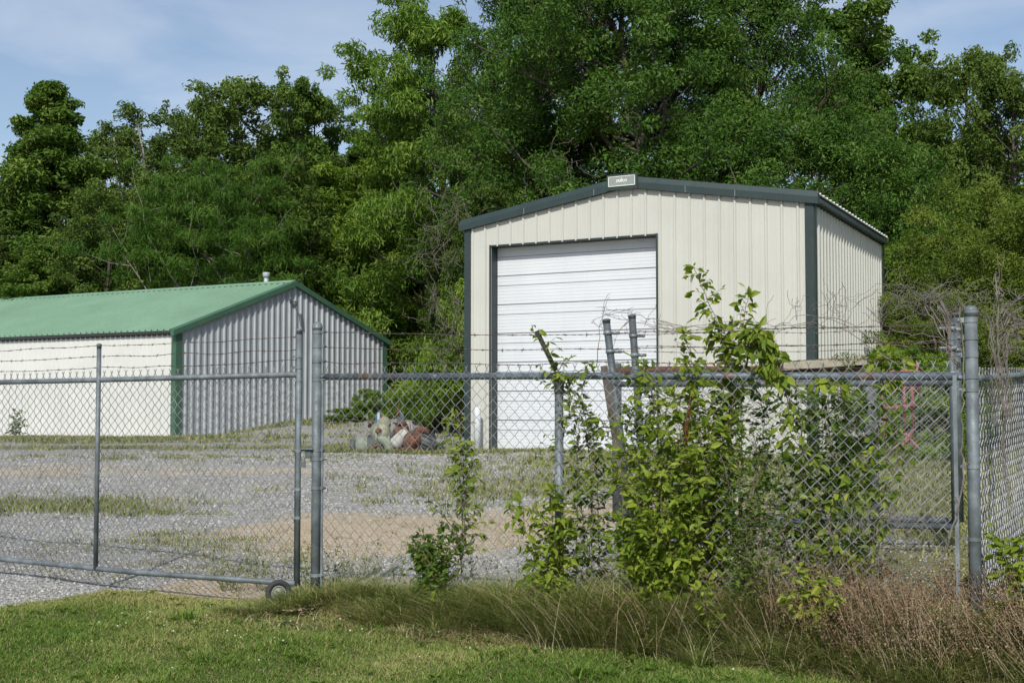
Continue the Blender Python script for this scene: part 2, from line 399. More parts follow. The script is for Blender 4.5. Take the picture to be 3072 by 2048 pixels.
# lawn
x, y = frustum_pts(330000, 5.2, 9.9, pad=1.12, bias=1.0)
k = (lawn_mask(x, y) > .3 + .5 * rng.random(len(x)))
x, y = x[k], y[k]; c1 = np.clip(clumpy(x, y, 2.2, 1) + .5 * sst(.9, .1, gate_y(x) - y) + .25 * sst(-1.2, -2.6, x), 0, 1.2); c2 = clumpy(x, y, 9, 2)
edge = sst(1.3, .2, np.abs(y - gate_y(x))) * .3
tint = np.clip(.10 + .50 * rng.random(len(x)) ** 1.2 + .42 * (c1 - .35) + .25 * (c2 - .5) + edge, 0, 1)
tint = np.where(rng.random(len(x)) < .10 + .40 * c1 ** 2, .85 + .15 * rng.random(len(x)), tint)
mb = MB(); blades(mb, x, y, .026 + .020 * c2, .0042, .9, .9, tint=tint, segs=2)
tag(mb.build('lawn_grass', M['grass']), 'short mown green lawn with dry patches in front of the fence', 'grass', kind='stuff')
# coarser grass tufts in the lawn
mb = MB()
for px_, py_, h_, n_ in ((1130//1, 1880, .07, 60), (570, 1850, .09, 90), (640, 1960, .10, 70), (350, 1990, .10, 60), (1750, 2010, .08, 80), (230, 1900, .06, 50), (920, 1960, .07, 70), (1500, 1950, .07, 70), (480, 2030, .09, 80), (2000, 2035, .06, 60)):
    yy = 3900 * 1.28 / (py_ - 1218); xx = (px_ - 1536) / F * yy
    blades(mb, xx + rng.normal(size=n_) * .05, yy + rng.normal(size=n_) * .05, h_, .007, .9, .9, tint=.25 + .4 * rng.random(n_))
tag(mb.build('coarse_grass', M['grass']), 'broad bladed grass tufts scattered through the mown lawn', 'grass', kind='stuff')
# small broadleaf rosettes in the lawn
mb = MB(); m = 420; x0, y0 = frustum_pts(m, 5.4, 9.3, pad=1.1, bias=1.0); k = (lawn_mask(x0, y0) > .7) & (rng.random(m) < clumpy(x0, y0, 2.5, 44) * 1.4); x0, y0 = x0[k], y0[k]
q_ = np.repeat(np.stack([x0, y0, ter(x0, y0) + .014], -1), 7, 0); n = len(q_); a = rng.random(n) * 6.28
ax = np.stack([np.cos(a), np.sin(a), .25 + .5 * rng.random(n)], -1); ax /= np.linalg.norm(ax, axis=1, keepdims=True); wd = np.stack([-np.sin(a), np.cos(a), 0 * a], -1); nn = np.cross(ax, wd); L = .022 + .035 * rng.random(n)
mb.inst([(0, 0, 0), (.5, .22, .03), (1, 0, -.1), (.5, -.22, .03)], [(0, 3, 2, 1)], np.stack([ax * L[:, None], wd * L[:, None], nn * L[:, None]], -1), q_, np.clip(.1 + .4 * rng.random(n), 0, 1))
tag(mb.build('lawn_weeds', M['lf_neard']), 'low broad leaved weeds spread through the lawn', 'weeds', kind='stuff')
# white clover flowers
octv2 = octv * .5
x = np.concatenate([-1.6 + .5 * rng.normal(size=26), -.7 + 1.4 * rng.normal(size=12)]); y = np.concatenate([7.7 + .35 * rng.normal(size=26), 6.8 + .7 * rng.normal(size=12)])
mb = MB(); n = len(x); s_ = .0055 + .0035 * rng.random(n)
mb.inst(octv2, octf, np.eye(3)[None] * s_[:, None, None] * 1.6, np.stack([x, y, ter(x, y) + .035], -1))
M['petal'] = flat('clover_white', (.62, .63, .55), .8)
tag(mb.build('clover_flowers', M['petal']), 'tiny white clover flower heads dotted over the lawn', 'flowers', kind='stuff')

# rough grass band along the fence
def band(n, s0, s1, d0, d1, r=rng):
    s = s0 + (s1 - s0) * r.random(n); d = d0 + (d1 - d0) * r.random(n)
    nrm = np.array([-FE[1], FE[0]])      # away from camera
    return FA[0] + s * FE[0] + d * nrm[0], FA[1] + s * FE[1] + d * nrm[1], s, d
mb = MB()
def radial_tufts(mb, n, s0, s1, d0, d1, hfun, w, per=46, c=1.1, lean=1.1, rad=.05, dry=.2, keep=None):
    x0, y0, s, d = band(n, s0, s1, d0, d1)
    k = rng.random(n) < .25 + clumpy(x0, y0, 3.2, 5) * 1.1
    if keep is not None: k &= keep(x0, y0, s, d)
    x0, y0, s, d = x0[k], y0[k], s[k], d[k]; m = len(x0)
    h0 = hfun(s, d) * (.6 + .7 * rng.random(m)); tn0 = rng.random(m); az0 = rng.random(m) * 6.28
    i_ = np.repeat(np.arange(m), per); N = len(i_); a = az0[i_] + 1.5 * rng.normal(size=N)
    rr = rad * np.sqrt(rng.random(N))
    tn = np.clip(.55 * tn0[i_] + .45 * rng.random(N), 0, .85); tn = np.where(rng.random(N) < dry * (.4 + 1.6 * tn0[i_]), .86 + .14 * rng.random(N), tn)
    blades(mb, x0[i_] + rr * np.cos(a), y0[i_] + rr * np.sin(a), h0[i_], w, c, lean, az=a, tint=tn)
hf = lambda s, d: (.15 + .17 * sst(.8, 1.7, s)) * (1 - .45 * sst(-.25, -.65, d)) * (.35 + .65 * sst(-.5, .1, s))
radial_tufts(mb, 1700, -.42, 5.2, -.62, .35, hf, .0046, keep=lambda x, y, s, d: d > -.46 - .2 * sst(.5, 2.5, s) + .16 * np.sin(s * 5))
radial_tufts(mb, 260, 2.6, 4.9, -.75, .1, lambda s, d: .20 + 0 * s, .0046, dry=.35)
radial_tufts(mb, 1000, 1.3, 4.6, .2, 1.6, lambda s, d: .20 + 0 * s, .0048, dry=.5)
radial_tufts(mb, 160, -.2, 1.6, .15, .6, lambda s, d: .11 + 0 * s, .0046, dry=.3)
tag(mb.build('tall_grass', M['tall']), 'unmown drooping green and tan grass growing along the foot of the fence', 'grass', kind='stuff')
mb = MB()
x, y, s, d = band(9000, -.3, 4.2, -.75, .1)
k = rng.random(len(x)) < .15 + .9 * clumpy(x, y, 3.5, 21) ** 2; x, y = x[k], y[k]
blades(mb, x, y, .12, .0042, 1.5, 1.7)
x, y, s, d = band(2500, 1.9, 4.3, -.5, .6); blades(mb, x, y, .24, .0036, .9, 1.0)
tag(mb.build('dry_grass', M['straw']), 'dead straw coloured grass matted in front of the fence', 'grass', kind='stuff')

# red-brown weed stalks on the right
mb = MB()
def stalks(mb, x, y, H, az, lean, r_=.0016, heads=14, hs=.009, hl=.55):
    for xi, yi in zip(x, y):
        h = H * (.6 + .6 * rng.random()); a = az + 1.0 * rng.normal(); L = lean * (.2 + 1.6 * rng.random())
        t = np.linspace(0, 1, 5)
        p = np.stack([xi + cos(a) * L * h * t ** 1.6, yi + sin(a) * L * h * t ** 1.6, ter(xi, yi) + h * t * (1 - .15 * L * t)], -1) + .006 * rng.normal(size=(5, 3))
        mb.tube(p, [r_, r_, r_ * .9, r_ * .7, r_ * .4], 3, False, tint=.75 + .25 * rng.random())
        m = int(heads * (.6 + .8 * rng.random())); tt = (1 - hl) + hl * rng.random(m)
        q_ = np.stack([np.interp(tt, t, p[:, k_]) for k_ in range(3)], -1) + .022 * rng.normal(size=(m, 3))
        mb.inst(octv, octf[:4], rand_rot(m) * hs * (.5 + .9 * rng.random(m))[:, None, None] * np.array([1, .45, 1.4]), q_, .75 * rng.random(m))
x, y, s, d = band(1900, 2.1, 4.9, -.66, .45)
k = (rng.random(len(x)) < .03 + .97 * sst(2.75 , 3.4, s - .5 * sst(-.3, -.6, d))) & (rng.random(len(x)) < .5 + clumpy(x, y, 5, 31)); x, y = x[k], y[k]
stalks(mb, x, y, .38, pi * .90, .42, r_=.0012, heads=22, hs=.0068, hl=.6)
tag(mb.build('dry_weeds', M['redweed']), 'red-brown dried seed weeds leaning over by the corner post', 'weeds', kind='stuff')
mb = MB()   # pale bare stalks
x, y, s, d = band(420, 1.8, 4.8, -.82, .1)
for xi, yi in zip(x, y):
    h = .24 * (.4 + rng.random()); a = pi * .9 + 1.2 * rng.normal(); t = np.linspace(0, 1, 4)
    mb.tube(np.stack([xi + cos(a) * h * .8 * t ** 1.5, yi + sin(a) * h * .8 * t ** 1.5, ter(xi, yi) + h * t], -1), [.0009, .0008, .0007, .0004], 3, False, tint=.6 + .4 * rng.random())
tag(mb.build('dead_stalks', M['straw']), 'pale thin dead stalks standing among the weeds', 'weeds', kind='stuff')

# yard weeds: tufts by position
def tufts(mb, cx, cy, sx, sy, n, h, w, per=14, spread=.08, **kw):
    x0 = cx + sx * rng.normal(size=n); y0 = cy + sy * rng.normal(size=n)
    x = np.repeat(x0, per) + spread * rng.normal(size=n * per); y = np.repeat(y0, per) + spread * rng.normal(size=n * per)
    tn = np.repeat(rng.random(n), per) * .7 + .3 * rng.random(n * per)
    blades(mb, x, y, h, w, .7, .8, tint=tn, segs=2, **kw)
mb = MB()
tufts(mb, -5.3, 14.9, .7, .5, 260, .11, .012)
tufts(mb, -4.2, 14.2, .5, .3, 90, .07, .010)
tufts(mb, -3.1, 11.6, .5, .35, 80, .07, .008); tufts(mb, -2.3, 10.6, .5, .5, 70, .07, .007)
tufts(mb, -15, 39.3, 3.4, 1.2, 1100, .20, .03, spread=.16); tufts(mb, -9.5, 29, 3, .6, 170, .12, .02, spread=.12)
tufts(mb, -10.0, 34, 2.5, .5, 120, .12, .02, spread=.13); tufts(mb, -6, 24, 2.2, .6, 130, .09, .015)
tufts(mb, -8, 44.5, 2, .8, 110, .2, .03, spread=.15); tufts(mb, -5, 41, 3, 3, 90, .12, .03, spread=.15)
tufts(mb, .6, 16.8, 1.2, 1.1, 380, .11, .013); tufts(mb, 1.8, 21, 1.6, 2, 420, .13, .015, spread=.1)
tufts(mb, 4.6, 14, 1.2, 2.4, 900, .13, .013, spread=.1); tufts(mb, 6.5, 20, 1.8, 3.5, 900, .16, .018, spread=.12)
tufts(mb, .3, 26.2, 1.4, .2, 110, .14, .018, spread=.1); tufts(mb, 3.2, 24.9, 1.3, .2, 110, .2, .018, spread=.1)
tufts(mb, -2.4, 26.0, .75, .15, 90, .12, .014); tufts(mb, -2.4, 27.2, .9, .3, 90, .16, .016); tufts(mb, -3.6, 30, 1.5, 1.5, 200, .1, .016)
x, y = frustum_pts(900, 9.8, 26, bias=1.2)
x, y = np.repeat(x, 9) + .05 * rng.normal(size=8100), np.repeat(y, 9) + .05 * rng.normal(size=8100)
blades(mb, x, y, .05, .008, .8, 1.0, segs=2)
tag(mb.build('yard_weeds', M['weed']), 'patchy yellow-green weeds growing through the gravel yard', 'weeds', kind='stuff')

# sparse flowering weeds just behind the gate post
mb = MB()
x = np.concatenate([-1.05 + .25 * rng.normal(size=26), -.2 + .35 * rng.normal(size=26), -1.9 + .12 * rng.normal(size=12), .6 + .3 * rng.normal(size=14)])
y = gate_y(x) + .25 + .35 * rng.random(len(x))
for xi, yi in zip(x, y):
    h = .28 * (.5 + .8 * rng.random())
    for b_ in range(3):
        a = rng.random() * 6.28; t = np.linspace(0, 1, 5); L = .35 + .3 * rng.random()
        p = np.stack([xi + cos(a) * h * L * t, yi + sin(a) * h * L * t, ter(xi, yi) + h * t], -1)
        mb.tube(p, .0014, 3, False, tint=.3)
        m = 9; tt = rng.random(m) * .8 + .2
        q_ = np.stack([np.interp(tt, t, p[:, k_]) for k_ in range(3)], -1) + .012 * rng.normal(size=(m, 3))
        mb.inst(octv, octf[:4], rand_rot(m) * .009 * np.array([1, .35, 1.6]), q_, rng.random(m) * .8)
tag(mb.build('wiry_weeds', M['tall']), 'thin branching wiry weeds standing behind the gate post', 'weeds', kind='stuff')

# ================================================================== BUILDINGS
ZU = np.array([0, 0, 1.])
def v3(x, y, z): return np.array([x, y, z], float)

def rib_profile(L, pitch, rw, rh, phase=.5, minor=0):
    """(t, out) profile of a ribbed sheet"""
    pts = [(0, 0)]; k = 0
    c = pitch * phase
    while c < L - rw:
        if c > rw:
            pts += [(c - rw * .5, 0), (c - rw * .22, rh), (c + rw * .22, rh), (c + rw * .5, 0)]
            for m_ in range(1, minor + 1):
                d = c + pitch * m_ / (minor + 1)
                if d < L - .05: pts += [(d - .02, 0), (d - .008, .0015), (d + .008, .0015), (d + .02, 0)]
        c += pitch
    pts.append((L, 0)); return pts

def ribbed(mb, o, d, nrm, prof, zb, zt, t0=None, t1=None):
    """vertical ribbed sheet; o origin (xy), d unit dir, nrm outward, zb/zt functions of t"""
    if t0 is not None:
        o0 = float(np.interp(t0, [p[0] for p in prof], [p[1] for p in prof])); o1 = float(np.interp(t1, [p[0] for p in prof], [p[1] for p in prof]))
        prof = [(t0, o0)] + [p for p in prof if t0 + 1e-4 < p[0] < t1 - 1e-4] + [(t1, o1)]
    V = []; f = []
    for t, h in prof:
        x, y = o[0] + d[0] * t + nrm[0] * h, o[1] + d[1] * t + nrm[1] * h
        V += [(x, y, zb(t)), (x, y, zt(t))]
    n = len(prof)
    mb.add(V, [(2 * i, 2 * i + 2, 2 * i + 3, 2 * i + 1) for i in range(n - 1)])

# ---- big cream garage
Wd = np.array([.871, -.492]); Wd /= np.linalg.norm(Wd); Wn = np.array([Wd[1], -Wd[0]])    # front, outward toward camera
FLc = np.array([-.97, 27.4]); FW = 7.46; FRc = FLc + Wd * FW
Sd = unit(np.array([.44, .898])); Sn = np.array([Sd[1], -Sd[0]]); SL = 6.87
BR = FRc + Sd * SL; BLc = FLc + Sd * SL
ZB = .40; EV = 5.18; RG = 5.78
gar = thing('metal_garage', 'tall cream metal garage with dark teal trim and a white roll-up door', 'garage', (FLc[0] + 3, FLc[1] + 2, ZB))
ztop = lambda t: EV + (RG - EV) * (1 - abs(t - FW / 2) / (FW / 2)) - .06
pf = rib_profile(FW, .305, .066, .034, .55, 2)
D0, D1, DZ = .62, 4.35, 4.63
mb = MB()
ribbed(mb, FLc, Wd, Wn, pf, lambda t: ZB - .2, ztop, 0, D0)
ribbed(mb, FLc, Wd, Wn, pf, lambda t: DZ, ztop, D0, D1)
ribbed(mb, FLc, Wd, Wn, pf, lambda t: ZB - .2, ztop, D1, FW)
mb.build('gable_wall', M['cream'], gar)
mb = MB(); ps = rib_profile(SL, .27, .09, .032, .5, 0)
ribbed(mb, FRc, Sd, Sn, ps, lambda t: ZB - .3, lambda t: EV - .05)
mb.build('side_wall', M['cream'], gar); mb = MB(); ribbed(mb, BLc, -Sd, -Sn, ps, lambda t: ZB - .3, lambda t: EV - .05)
mb.build('side_wall', M['cream'], gar); mb = MB()
ribbed(mb, BR, -Wd, -Wn, pf, lambda t: ZB - .3, ztop)
mb.build('back_wall', M['cream'], gar)
def c3(p, z): return v3(p[0], p[1], z)
# roof sheets
def roof_sheet(mb, a0, a1, r0, r1, nr, rh=.03, rw=.08, over=0.0):
    """ribs run from eave (a) to ridge (r)"""
    a0, a1, r0, r1 = map(np.asarray, (a0, a1, r0, r1)); L = np.linalg.norm(a1 - a0); n = unit(np.cross(a1 - a0, r0 - a0)); n = n if n[2] > 0 else -n
    prof = rib_profile(L, L / nr, rw, rh, .5)
    V = []
    for t, h in prof:
        k = t / L; V += [a0 + (a1 - a0) * k + n * h, r0 + (r1 - r0) * k + n * h]
    m = len(prof)
    f = [(2 * i, 2 * i + 2, 2 * i + 3, 2 * i + 1) for i in range(m - 1)]
    V2 = []
    for t, h in prof:
        k = t / L; V2 += [a0 + (a1 - a0) * k - n * .02, r0 + (r1 - r0) * k - n * .02]
    mb.add(V, f); mb.add(V2, [g[::-1] for g in f])
    mb.add([a0, a1, a1 - n * .02, a0 - n * .02], [(0, 1, 2, 3)])
m0 = FLc + Wd * FW / 2; m1 = m0 + Sd * SL
OL = .09; ov = .14; sl = (RG - EV) / (FW / 2); so = .06
mb = MB()
for sg, c0, c1, o_ in ((1, FRc, BR, ov), (-1, FLc, BLc, OL)):
    e0 = c0 + Wd * sg * o_ - Sd * so; e1 = c1 + Wd * sg * o_ + Sd * .1
    roof_sheet(mb, c3(e0, EV - o_ * sl + .02), c3(e1, EV - o_ * sl + .02), c3(m0 - Sd * so, RG + .02), c3(m1 + Sd * .1, RG + .02), 24)
mb.build('roof', M['white'], gar)
# rake trim
mb = MB()
rp = [(-.02, .07), (.04, .07), (.10, -.04), (.10, -.17), (-.02, -.17)]
for a, b, za, zb_ in ((FLc - Wd * (OL + .03), m0, EV - (OL + .03) * sl, RG), (m0, FRc + Wd * (ov - .02), RG, EV - (ov - .02) * sl)):
    mb.extr(rp, c3(a, za), c3(b, zb_), c3(Wn, 0), ZU)
mb.build('rake_trim', M['darktrim'], gar)
for tt in (1.45, 3.05, 5.0, 6.0):
    p = FLc + Wd * tt; z_ = EV + (RG - EV) * (1 - abs(tt - FW / 2) / (FW / 2))
    mb = MB(); mb.box(c3(p + Wn * .1015, z_ - .105), (.006, .004, .12), c3(Wd, 0), c3(Wn, 0), ZU)
    mb.build('trim_joint', M['galvalume'], gar)
# eave trim on the side
mb = MB()
mb.extr([(-.0, .0), (ov, -.05), (ov, -.13), (.035, -.13), (.035, -.16), (0, -.16)], c3(FRc, EV - .03), c3(BR, EV - .03), c3(Sn, 0), ZU)
mb.build('eave_trim', M['darktrim'], gar)
# corner trims
for nm, pts in (('corner_trim', [(FLc, 0), (FRc, 1), (BR, 2)]),):
    for p, kk in pts:
        mb = MB()
        if kk == 0:
            mb.box(c3(p + Wd * .055 + Wn * .037, (ZB - .2 + EV - .09) / 2), (.15, .012, EV - ZB + .11), c3(Wd, 0), c3(Wn, 0), ZU)
            mb.box(c3(p - Wd * .03 + Sd * .05, (ZB - .2 + EV - .09) / 2), (.012, .1, EV - ZB + .11), c3(Wd, 0), c3(Sd, 0), ZU)
        elif kk == 1:
            mb.box(c3(p - Wd * .055 + Wn * .037, (ZB - .2 + EV - .09) / 2), (.17, .012, EV - ZB + .11), c3(Wd, 0), c3(Wn, 0), ZU)
            mb.box(c3(p + Sd * .05 + Sn * .038, (ZB - .2 + EV - .12) / 2), (.14, .012, EV - ZB + .08), c3(Sd, 0), c3(Sn, 0), ZU)
        else:
            mb.box(c3(p - Sd * .05 + Sn * .04, (ZB - .2 + EV - .1) / 2), (.16, .012, EV - ZB + .1), c3(Sd, 0), c3(Sn, 0), ZU)
        mb.build(nm, M['darktrim'], gar)
# door frame (reveal) and roll-up door
RV = .30
mb = MB()
h_ = DZ - ZB + .2; zc = (DZ + ZB - .2) / 2
mb.box(c3(FLc + Wd * (D0 - .02) + Wn * (.036 - RV / 2), zc + .02), (.03, RV, h_ + .03), c3(Wd, 0), c3(Wn, 0), ZU)
mb.box(c3(FLc + Wd * (D1 + .02) + Wn * (.036 - RV / 2), zc + .02), (.03, RV, h_ + .03), c3(Wd, 0), c3(Wn, 0), ZU)
mb.box(c3(FLc + Wd * ((D0 + D1) / 2) + Wn * (.033 - RV / 2), DZ + .015), (D1 - D0 + .002, RV - .006, .03), c3(Wd, 0), c3(Wn, 0), ZU)
mb.build('door_frame', M['darktrim'], gar)
drp = FLc - Wn * (RV - .03)
door = None
mb = MB(); nsec = 7; sh = (DZ - ZB) / nsec
prof = []
z_ = ZB - .02
pz = []
for k in range(nsec):
    zz = ZB + k * sh
    # each section: pinstripe ribs
    sub = [(.0, 0), (.014, .0), (.016, .012)]
    for r_ in range(1, 9):
        c_ = sh * r_ / 9
        sub += [(c_ - .014, .012), (c_ - .008, .0098), (c_ + .008, .0098), (c_ + .014, .012)]
    sub += [(sh - .006, .012), (sh - .004, 0)]
    pz += [(zz + a, b) for a, b in sub]
V = []
for z1, o1 in pz:
    for t in (D0, D1):
        q_ = drp + Wd * t + Wn * o1; V.append((q_[0], q_[1], z1))
mb.add(V, [(2 * i, 2 * i + 1, 2 * i + 3, 2 * i + 2) for i in range(len(pz) - 1)])
door = mb.build('roll_up_door', M['doorwhite'], gar)
mb = MB()
for k in range(nsec):
    for off in ((0, .010),) + (((sh * .66), .008),):
        mb.box(c3(drp + Wd * (D0 + D1) / 2 + Wn * .013, ZB + k * sh + off[0] + .004), (D1 - D0 - .01, .006, off[1]), c3(Wd, 0), c3(Wn, 0), ZU)
mb.build('panel_joint', M['seam'], door)
# name plate at the ridge
pl = MB(); pc = m0 - Wd * .05 + Wn * .135
pl.box(c3(pc - Wn * .008, RG - .06), (.66, .02, .31), c3(Wd, 0), c3(Wn, 0), ZU)
cap = pl.build('ridge_cap_box', M['darktrim'], gar)
mb = MB(); mb.box(c3(pc + Wn * .008, RG - .045), (.56, .008, .20), c3(Wd, 0), c3(Wn, 0), ZU); plate = mb.build('name_plate', M['plate'], gar)
mb = MB()
for dx, dz, w_, hh_ in ((0, .094, .58, .012), (0, -.094, .58, .012), (-.284, 0, .012, .2), (.284, 0, .012, .2)):
    mb.box(c3(pc + Wn * .0145 + Wd * dx, RG - .045 + dz), (w_, .004, hh_), c3(Wd, 0), c3(Wn, 0), ZU)
mb.build('plate_border', M['ink'], plate)
fc = bpy.data.curves.new('lettering', 'FONT'); fc.body = 'gulco'; fc.size = .11; fc.extrude = .002; fc.align_x = 'CENTER'; fc.offset = .002
to = bpy.data.objects.new('lettering', fc); col.objects.link(to)
dg = bpy.context.evaluated_depsgraph_get(); tm = bpy.data.meshes.new_from_object(to.evaluated_get(dg)); bpy.data.objects.remove(to)
tm.materials.clear(); tm.materials.append(M['ink'])
to = bpy.data.objects.new('lettering', tm); col.objects.link(to); to.parent = plate
to.location = c3(pc + Wn * .016, RG - .065); to.rotation_euler = (pi / 2, 0, atan2(Wd[1], Wd[0]))
# ---- bollard in front of the door jamb
bp = FLc + Wd * (D0 - .17) + Wn * .28
zb0 = float(ter(*bp))
bo = thing('bollard', 'white painted steel bollard standing at the left side of the roll-up door', 'bollard', c3(bp, zb0))
t_ = np.linspace(0, pi / 2, 5)
mb = MB(); mb.tube([c3(bp, zb0 - .1), c3(bp, zb0 + .88)] + [c3(bp, zb0 + .88 + .05 * sin(a)) for a in t_[1:]], [.07, .07] + [max(.002, .07 * cos(a)) for a in t_[1:]], 16)
mb.build('post', M['doorwhite'], bo, True)

# ---- low shed with green roof
SA = np.array([-10.87, 42.0]); gd = unit(np.array([.616, .788])); GW = 9.77; SB = SA + gd * GW
gn = np.array([gd[1], -gd[0]]); ld = unit(np.array([-.862, .506])); LL = 15.6; ln = np.array([ld[1], -ld[0]]) * -1
if ln[1] > 0: ln = -ln
SBz = .0; SE = 3.80; SR = 5.68; RM = .515
shed = thing('storage_shed', 'long low white ribbed metal shed with a sloping green roof', 'shed', (SA[0] - 4, SA[1] + 6, .2))
zt = lambda t: SE + (SR - SE) * (t / GW / RM if t < GW * RM else (1 - t / GW) / (1 - RM)) - .06
pg = rib_profile(GW, .264, .12, .05, .5)
mb = MB(); ribbed(mb, SA, gd, gn, pg, lambda t: SBz, zt)
mb.build('gable_wall', M['galvalume'], shed); mb = MB(); ribbed(mb, SA + ld * LL, gd, -gn, pg, lambda t: SBz, zt); mb.build('gable_wall', M['galvalume'], shed)
mb = MB(); pl_ = rib_profile(LL, .24, .07, .022, .5)
ribbed(mb, SA, ld, ln, pl_, lambda t: SBz, lambda t: SE - .08)
mb.build('long_wall', M['white'], shed); mb = MB(); ribbed(mb, SB, ld, -ln, pl_, lambda t: SBz, lambda t: SE - .08)
mb.build('long_wall', M['white'], shed)
mm = SA + gd * GW * RM; so = .12; oe = .22; s1 = (SR - SE) / (GW * RM); s2 = (SR - SE) / (GW * (1 - RM))
mb = MB()
roof_sheet(mb, c3(SA - gd * oe - ld * so, SE - oe * s1 + .03), c3(SA - gd * oe + ld * (LL + .3), SE - oe * s1 + .03), c3(mm - ld * so, SR + .03), c3(mm + ld * (LL + .3), SR + .03), 58, .045, .08)
roof_sheet(mb, c3(SB + gd * .1 - ld * so, SE - .1 * s2 + .03), c3(SB + gd * .1 + ld * (LL + .3), SE - .1 * s2 + .03), c3(mm - ld * so, SR + .03), c3(mm + ld * (LL + .3), SR + .03), 58, .03, .09)
rf = mb.build('roof', M['greenroof'], shed)
mb = MB()
u_ = unit(c3(gd * GW * RM, SR - SE)); n_ = unit(np.cross(u_, c3(ld, 0))); n_ = n_ if n_[2] > 0 else -n_
for sgn, sl_ in ((-1, s1), (1, s2)):
    e = c3(gd * sgn, -sl_); e = unit(e); nn = unit(np.cross(e, c3(ld, 0))); nn = nn if nn[2] > 0 else -nn
    a = c3(mm - ld * (so + .03), SR + .085); b = c3(mm + ld * (LL + .32), SR + .085)
    mb.add([a, b, b + e * .26, a + e * .26, a + e * .26 - nn * .02, b + e * .26 - nn * .02], [(0, 1, 2, 3), (3, 2, 5, 4)])
mb.build('ridge_cap', M['greenroof'], rf)
mb = MB()
rp = [(-.05, .06), (.0, .06), (.10, .02), (.10, -.16), (-.05, -.16)]
for a, b, za, zb_ in ((SA - gd * (oe + .03), mm, SE - (oe + .03) * s1, SR), (mm, SB + gd * .12, SR, SE - .12 * s2)):
    mb.extr(rp, c3(a - ld * .08, za + .02), c3(b - ld * .08, zb_ + .02), c3(-ld, 0), ZU)
mb.build('rake_trim', M['greentrim'], shed)
mb = MB(); mb.extr([(.0, -.02), (oe * .8, -.06), (oe * .8, -.10), (.03, -.13), (0, -.2)], c3(SA, SE - .02), c3(SA + ld * LL, SE - .02), c3(ln, 0), ZU)
mb.build('eave_soffit', M['dkgrey'], shed)
for p, d1, n1, d2, n2 in ((SA, gd, gn, ld, ln), (SB, -gd, gn, ld, -ln)):
    mb = MB()
    mb.box(c3(p + d1 * .08 + n1 * .058, (SBz + SE - .15) / 2), (.26, .014, SE - SBz - .15), c3(d1, 0), c3(n1, 0), ZU)
    mb.box(c3(p + d2 * .06 + n2 * .036, (SBz + SE - .2) / 2), (.20, .014, SE - SBz - .2), c3(d2, 0), c3(n2, 0), ZU)
    mb.build('corner_trim', M['greentrim'], shed)
# roof vent
vp = mm + ld * 1.5 - ln * .3
mb = MB(); mb.tube([c3(vp, SR - .1), c3(vp, SR + .28)], .09, 12)
mb.tube([c3(vp, SR + .28), c3(vp, SR + .30), c3(vp, SR + .36), c3(vp, SR + .40), c3(vp, SR + .46)], [.09, .14, .13, .14, .13], 12)
mb.build('vent_pipe', M['galvalume'], rf, True)
# camera fixture on the gable
cp = c3(SA + gd * (GW * RM - .15) + gn * .1, 5.02)
sc_ = thing('security_camera', 'small dark security camera under the peak of the shed gable', 'camera', cp)
mb = MB(); mb.box(cp + c3(gn, 0) * -.03, (.1, .06, .14), c3(gd, 0), c3(gn, 0), ZU); mb.tube([cp, cp + c3(gn * .22, -.05)], .02, 6); mb.build('bracket', M['dkgrey'], sc_)
mb = MB(); hp = cp + c3(gn * .2, -.12); mb.tube([hp + c3(gd * .1 - gn * .06, .06), hp - c3(gd * .14 - gn * .12, .10)], [.06, .055], 10); mb.build('housing', M['dkgrey'], sc_)

# ================================================================== FENCES
PI = .072
def link_mesh(mb, a, b, za, zb_, H, w=PI / 2, r=.0025, bulge=0, tail=True, sides=3):
    """woven wire: a,b xy ends, za/zb bottom heights"""
    a = np.asarray(a, float); b = np.asarray(b, float); L = np.linalg.norm(b - a); e = (b - a) / L; nr = np.array([-e[1], e[0]])
    N = int(L / w); K = int(H / w) + 1
    j = np.arange(K + 1)
    for i in range(N):
        ph = (j + i) % 2
        t = (i + ph) * w + .0016 * (1 - 2 * ph)
        t = np.clip(t, 0, L); z0 = za + (zb_ - za) * (i * w / L)
        off = .0035 * (1 - 2 * ((j // 1) % 2)) + bulge * sin(pi * i / N) * np.sin(pi * j / K)
        z = z0 + j * w * H / (K * w)
        wob = .0012 * rng.normal(size=(K + 1, 2))
        p = np.stack([a[0] + e[0] * (t + wob[:, 0]) + nr[0] * off, a[1] + e[1] * (t + wob[:, 0]) + nr[1] * off, z + wob[:, 1]], -1)
        mb.tube(p, r, sides, False)
        if tail and ph[-1] == 1:
            q = p[-1]
            for sg in (-1, 1):
                mb.tube([q, q + v3(e[0] * .002 * sg, e[1] * .002 * sg, .014), q + v3(e[0] * .012 * sg, e[1] * .012 * sg, .032)], r, 3, False)
    return mb

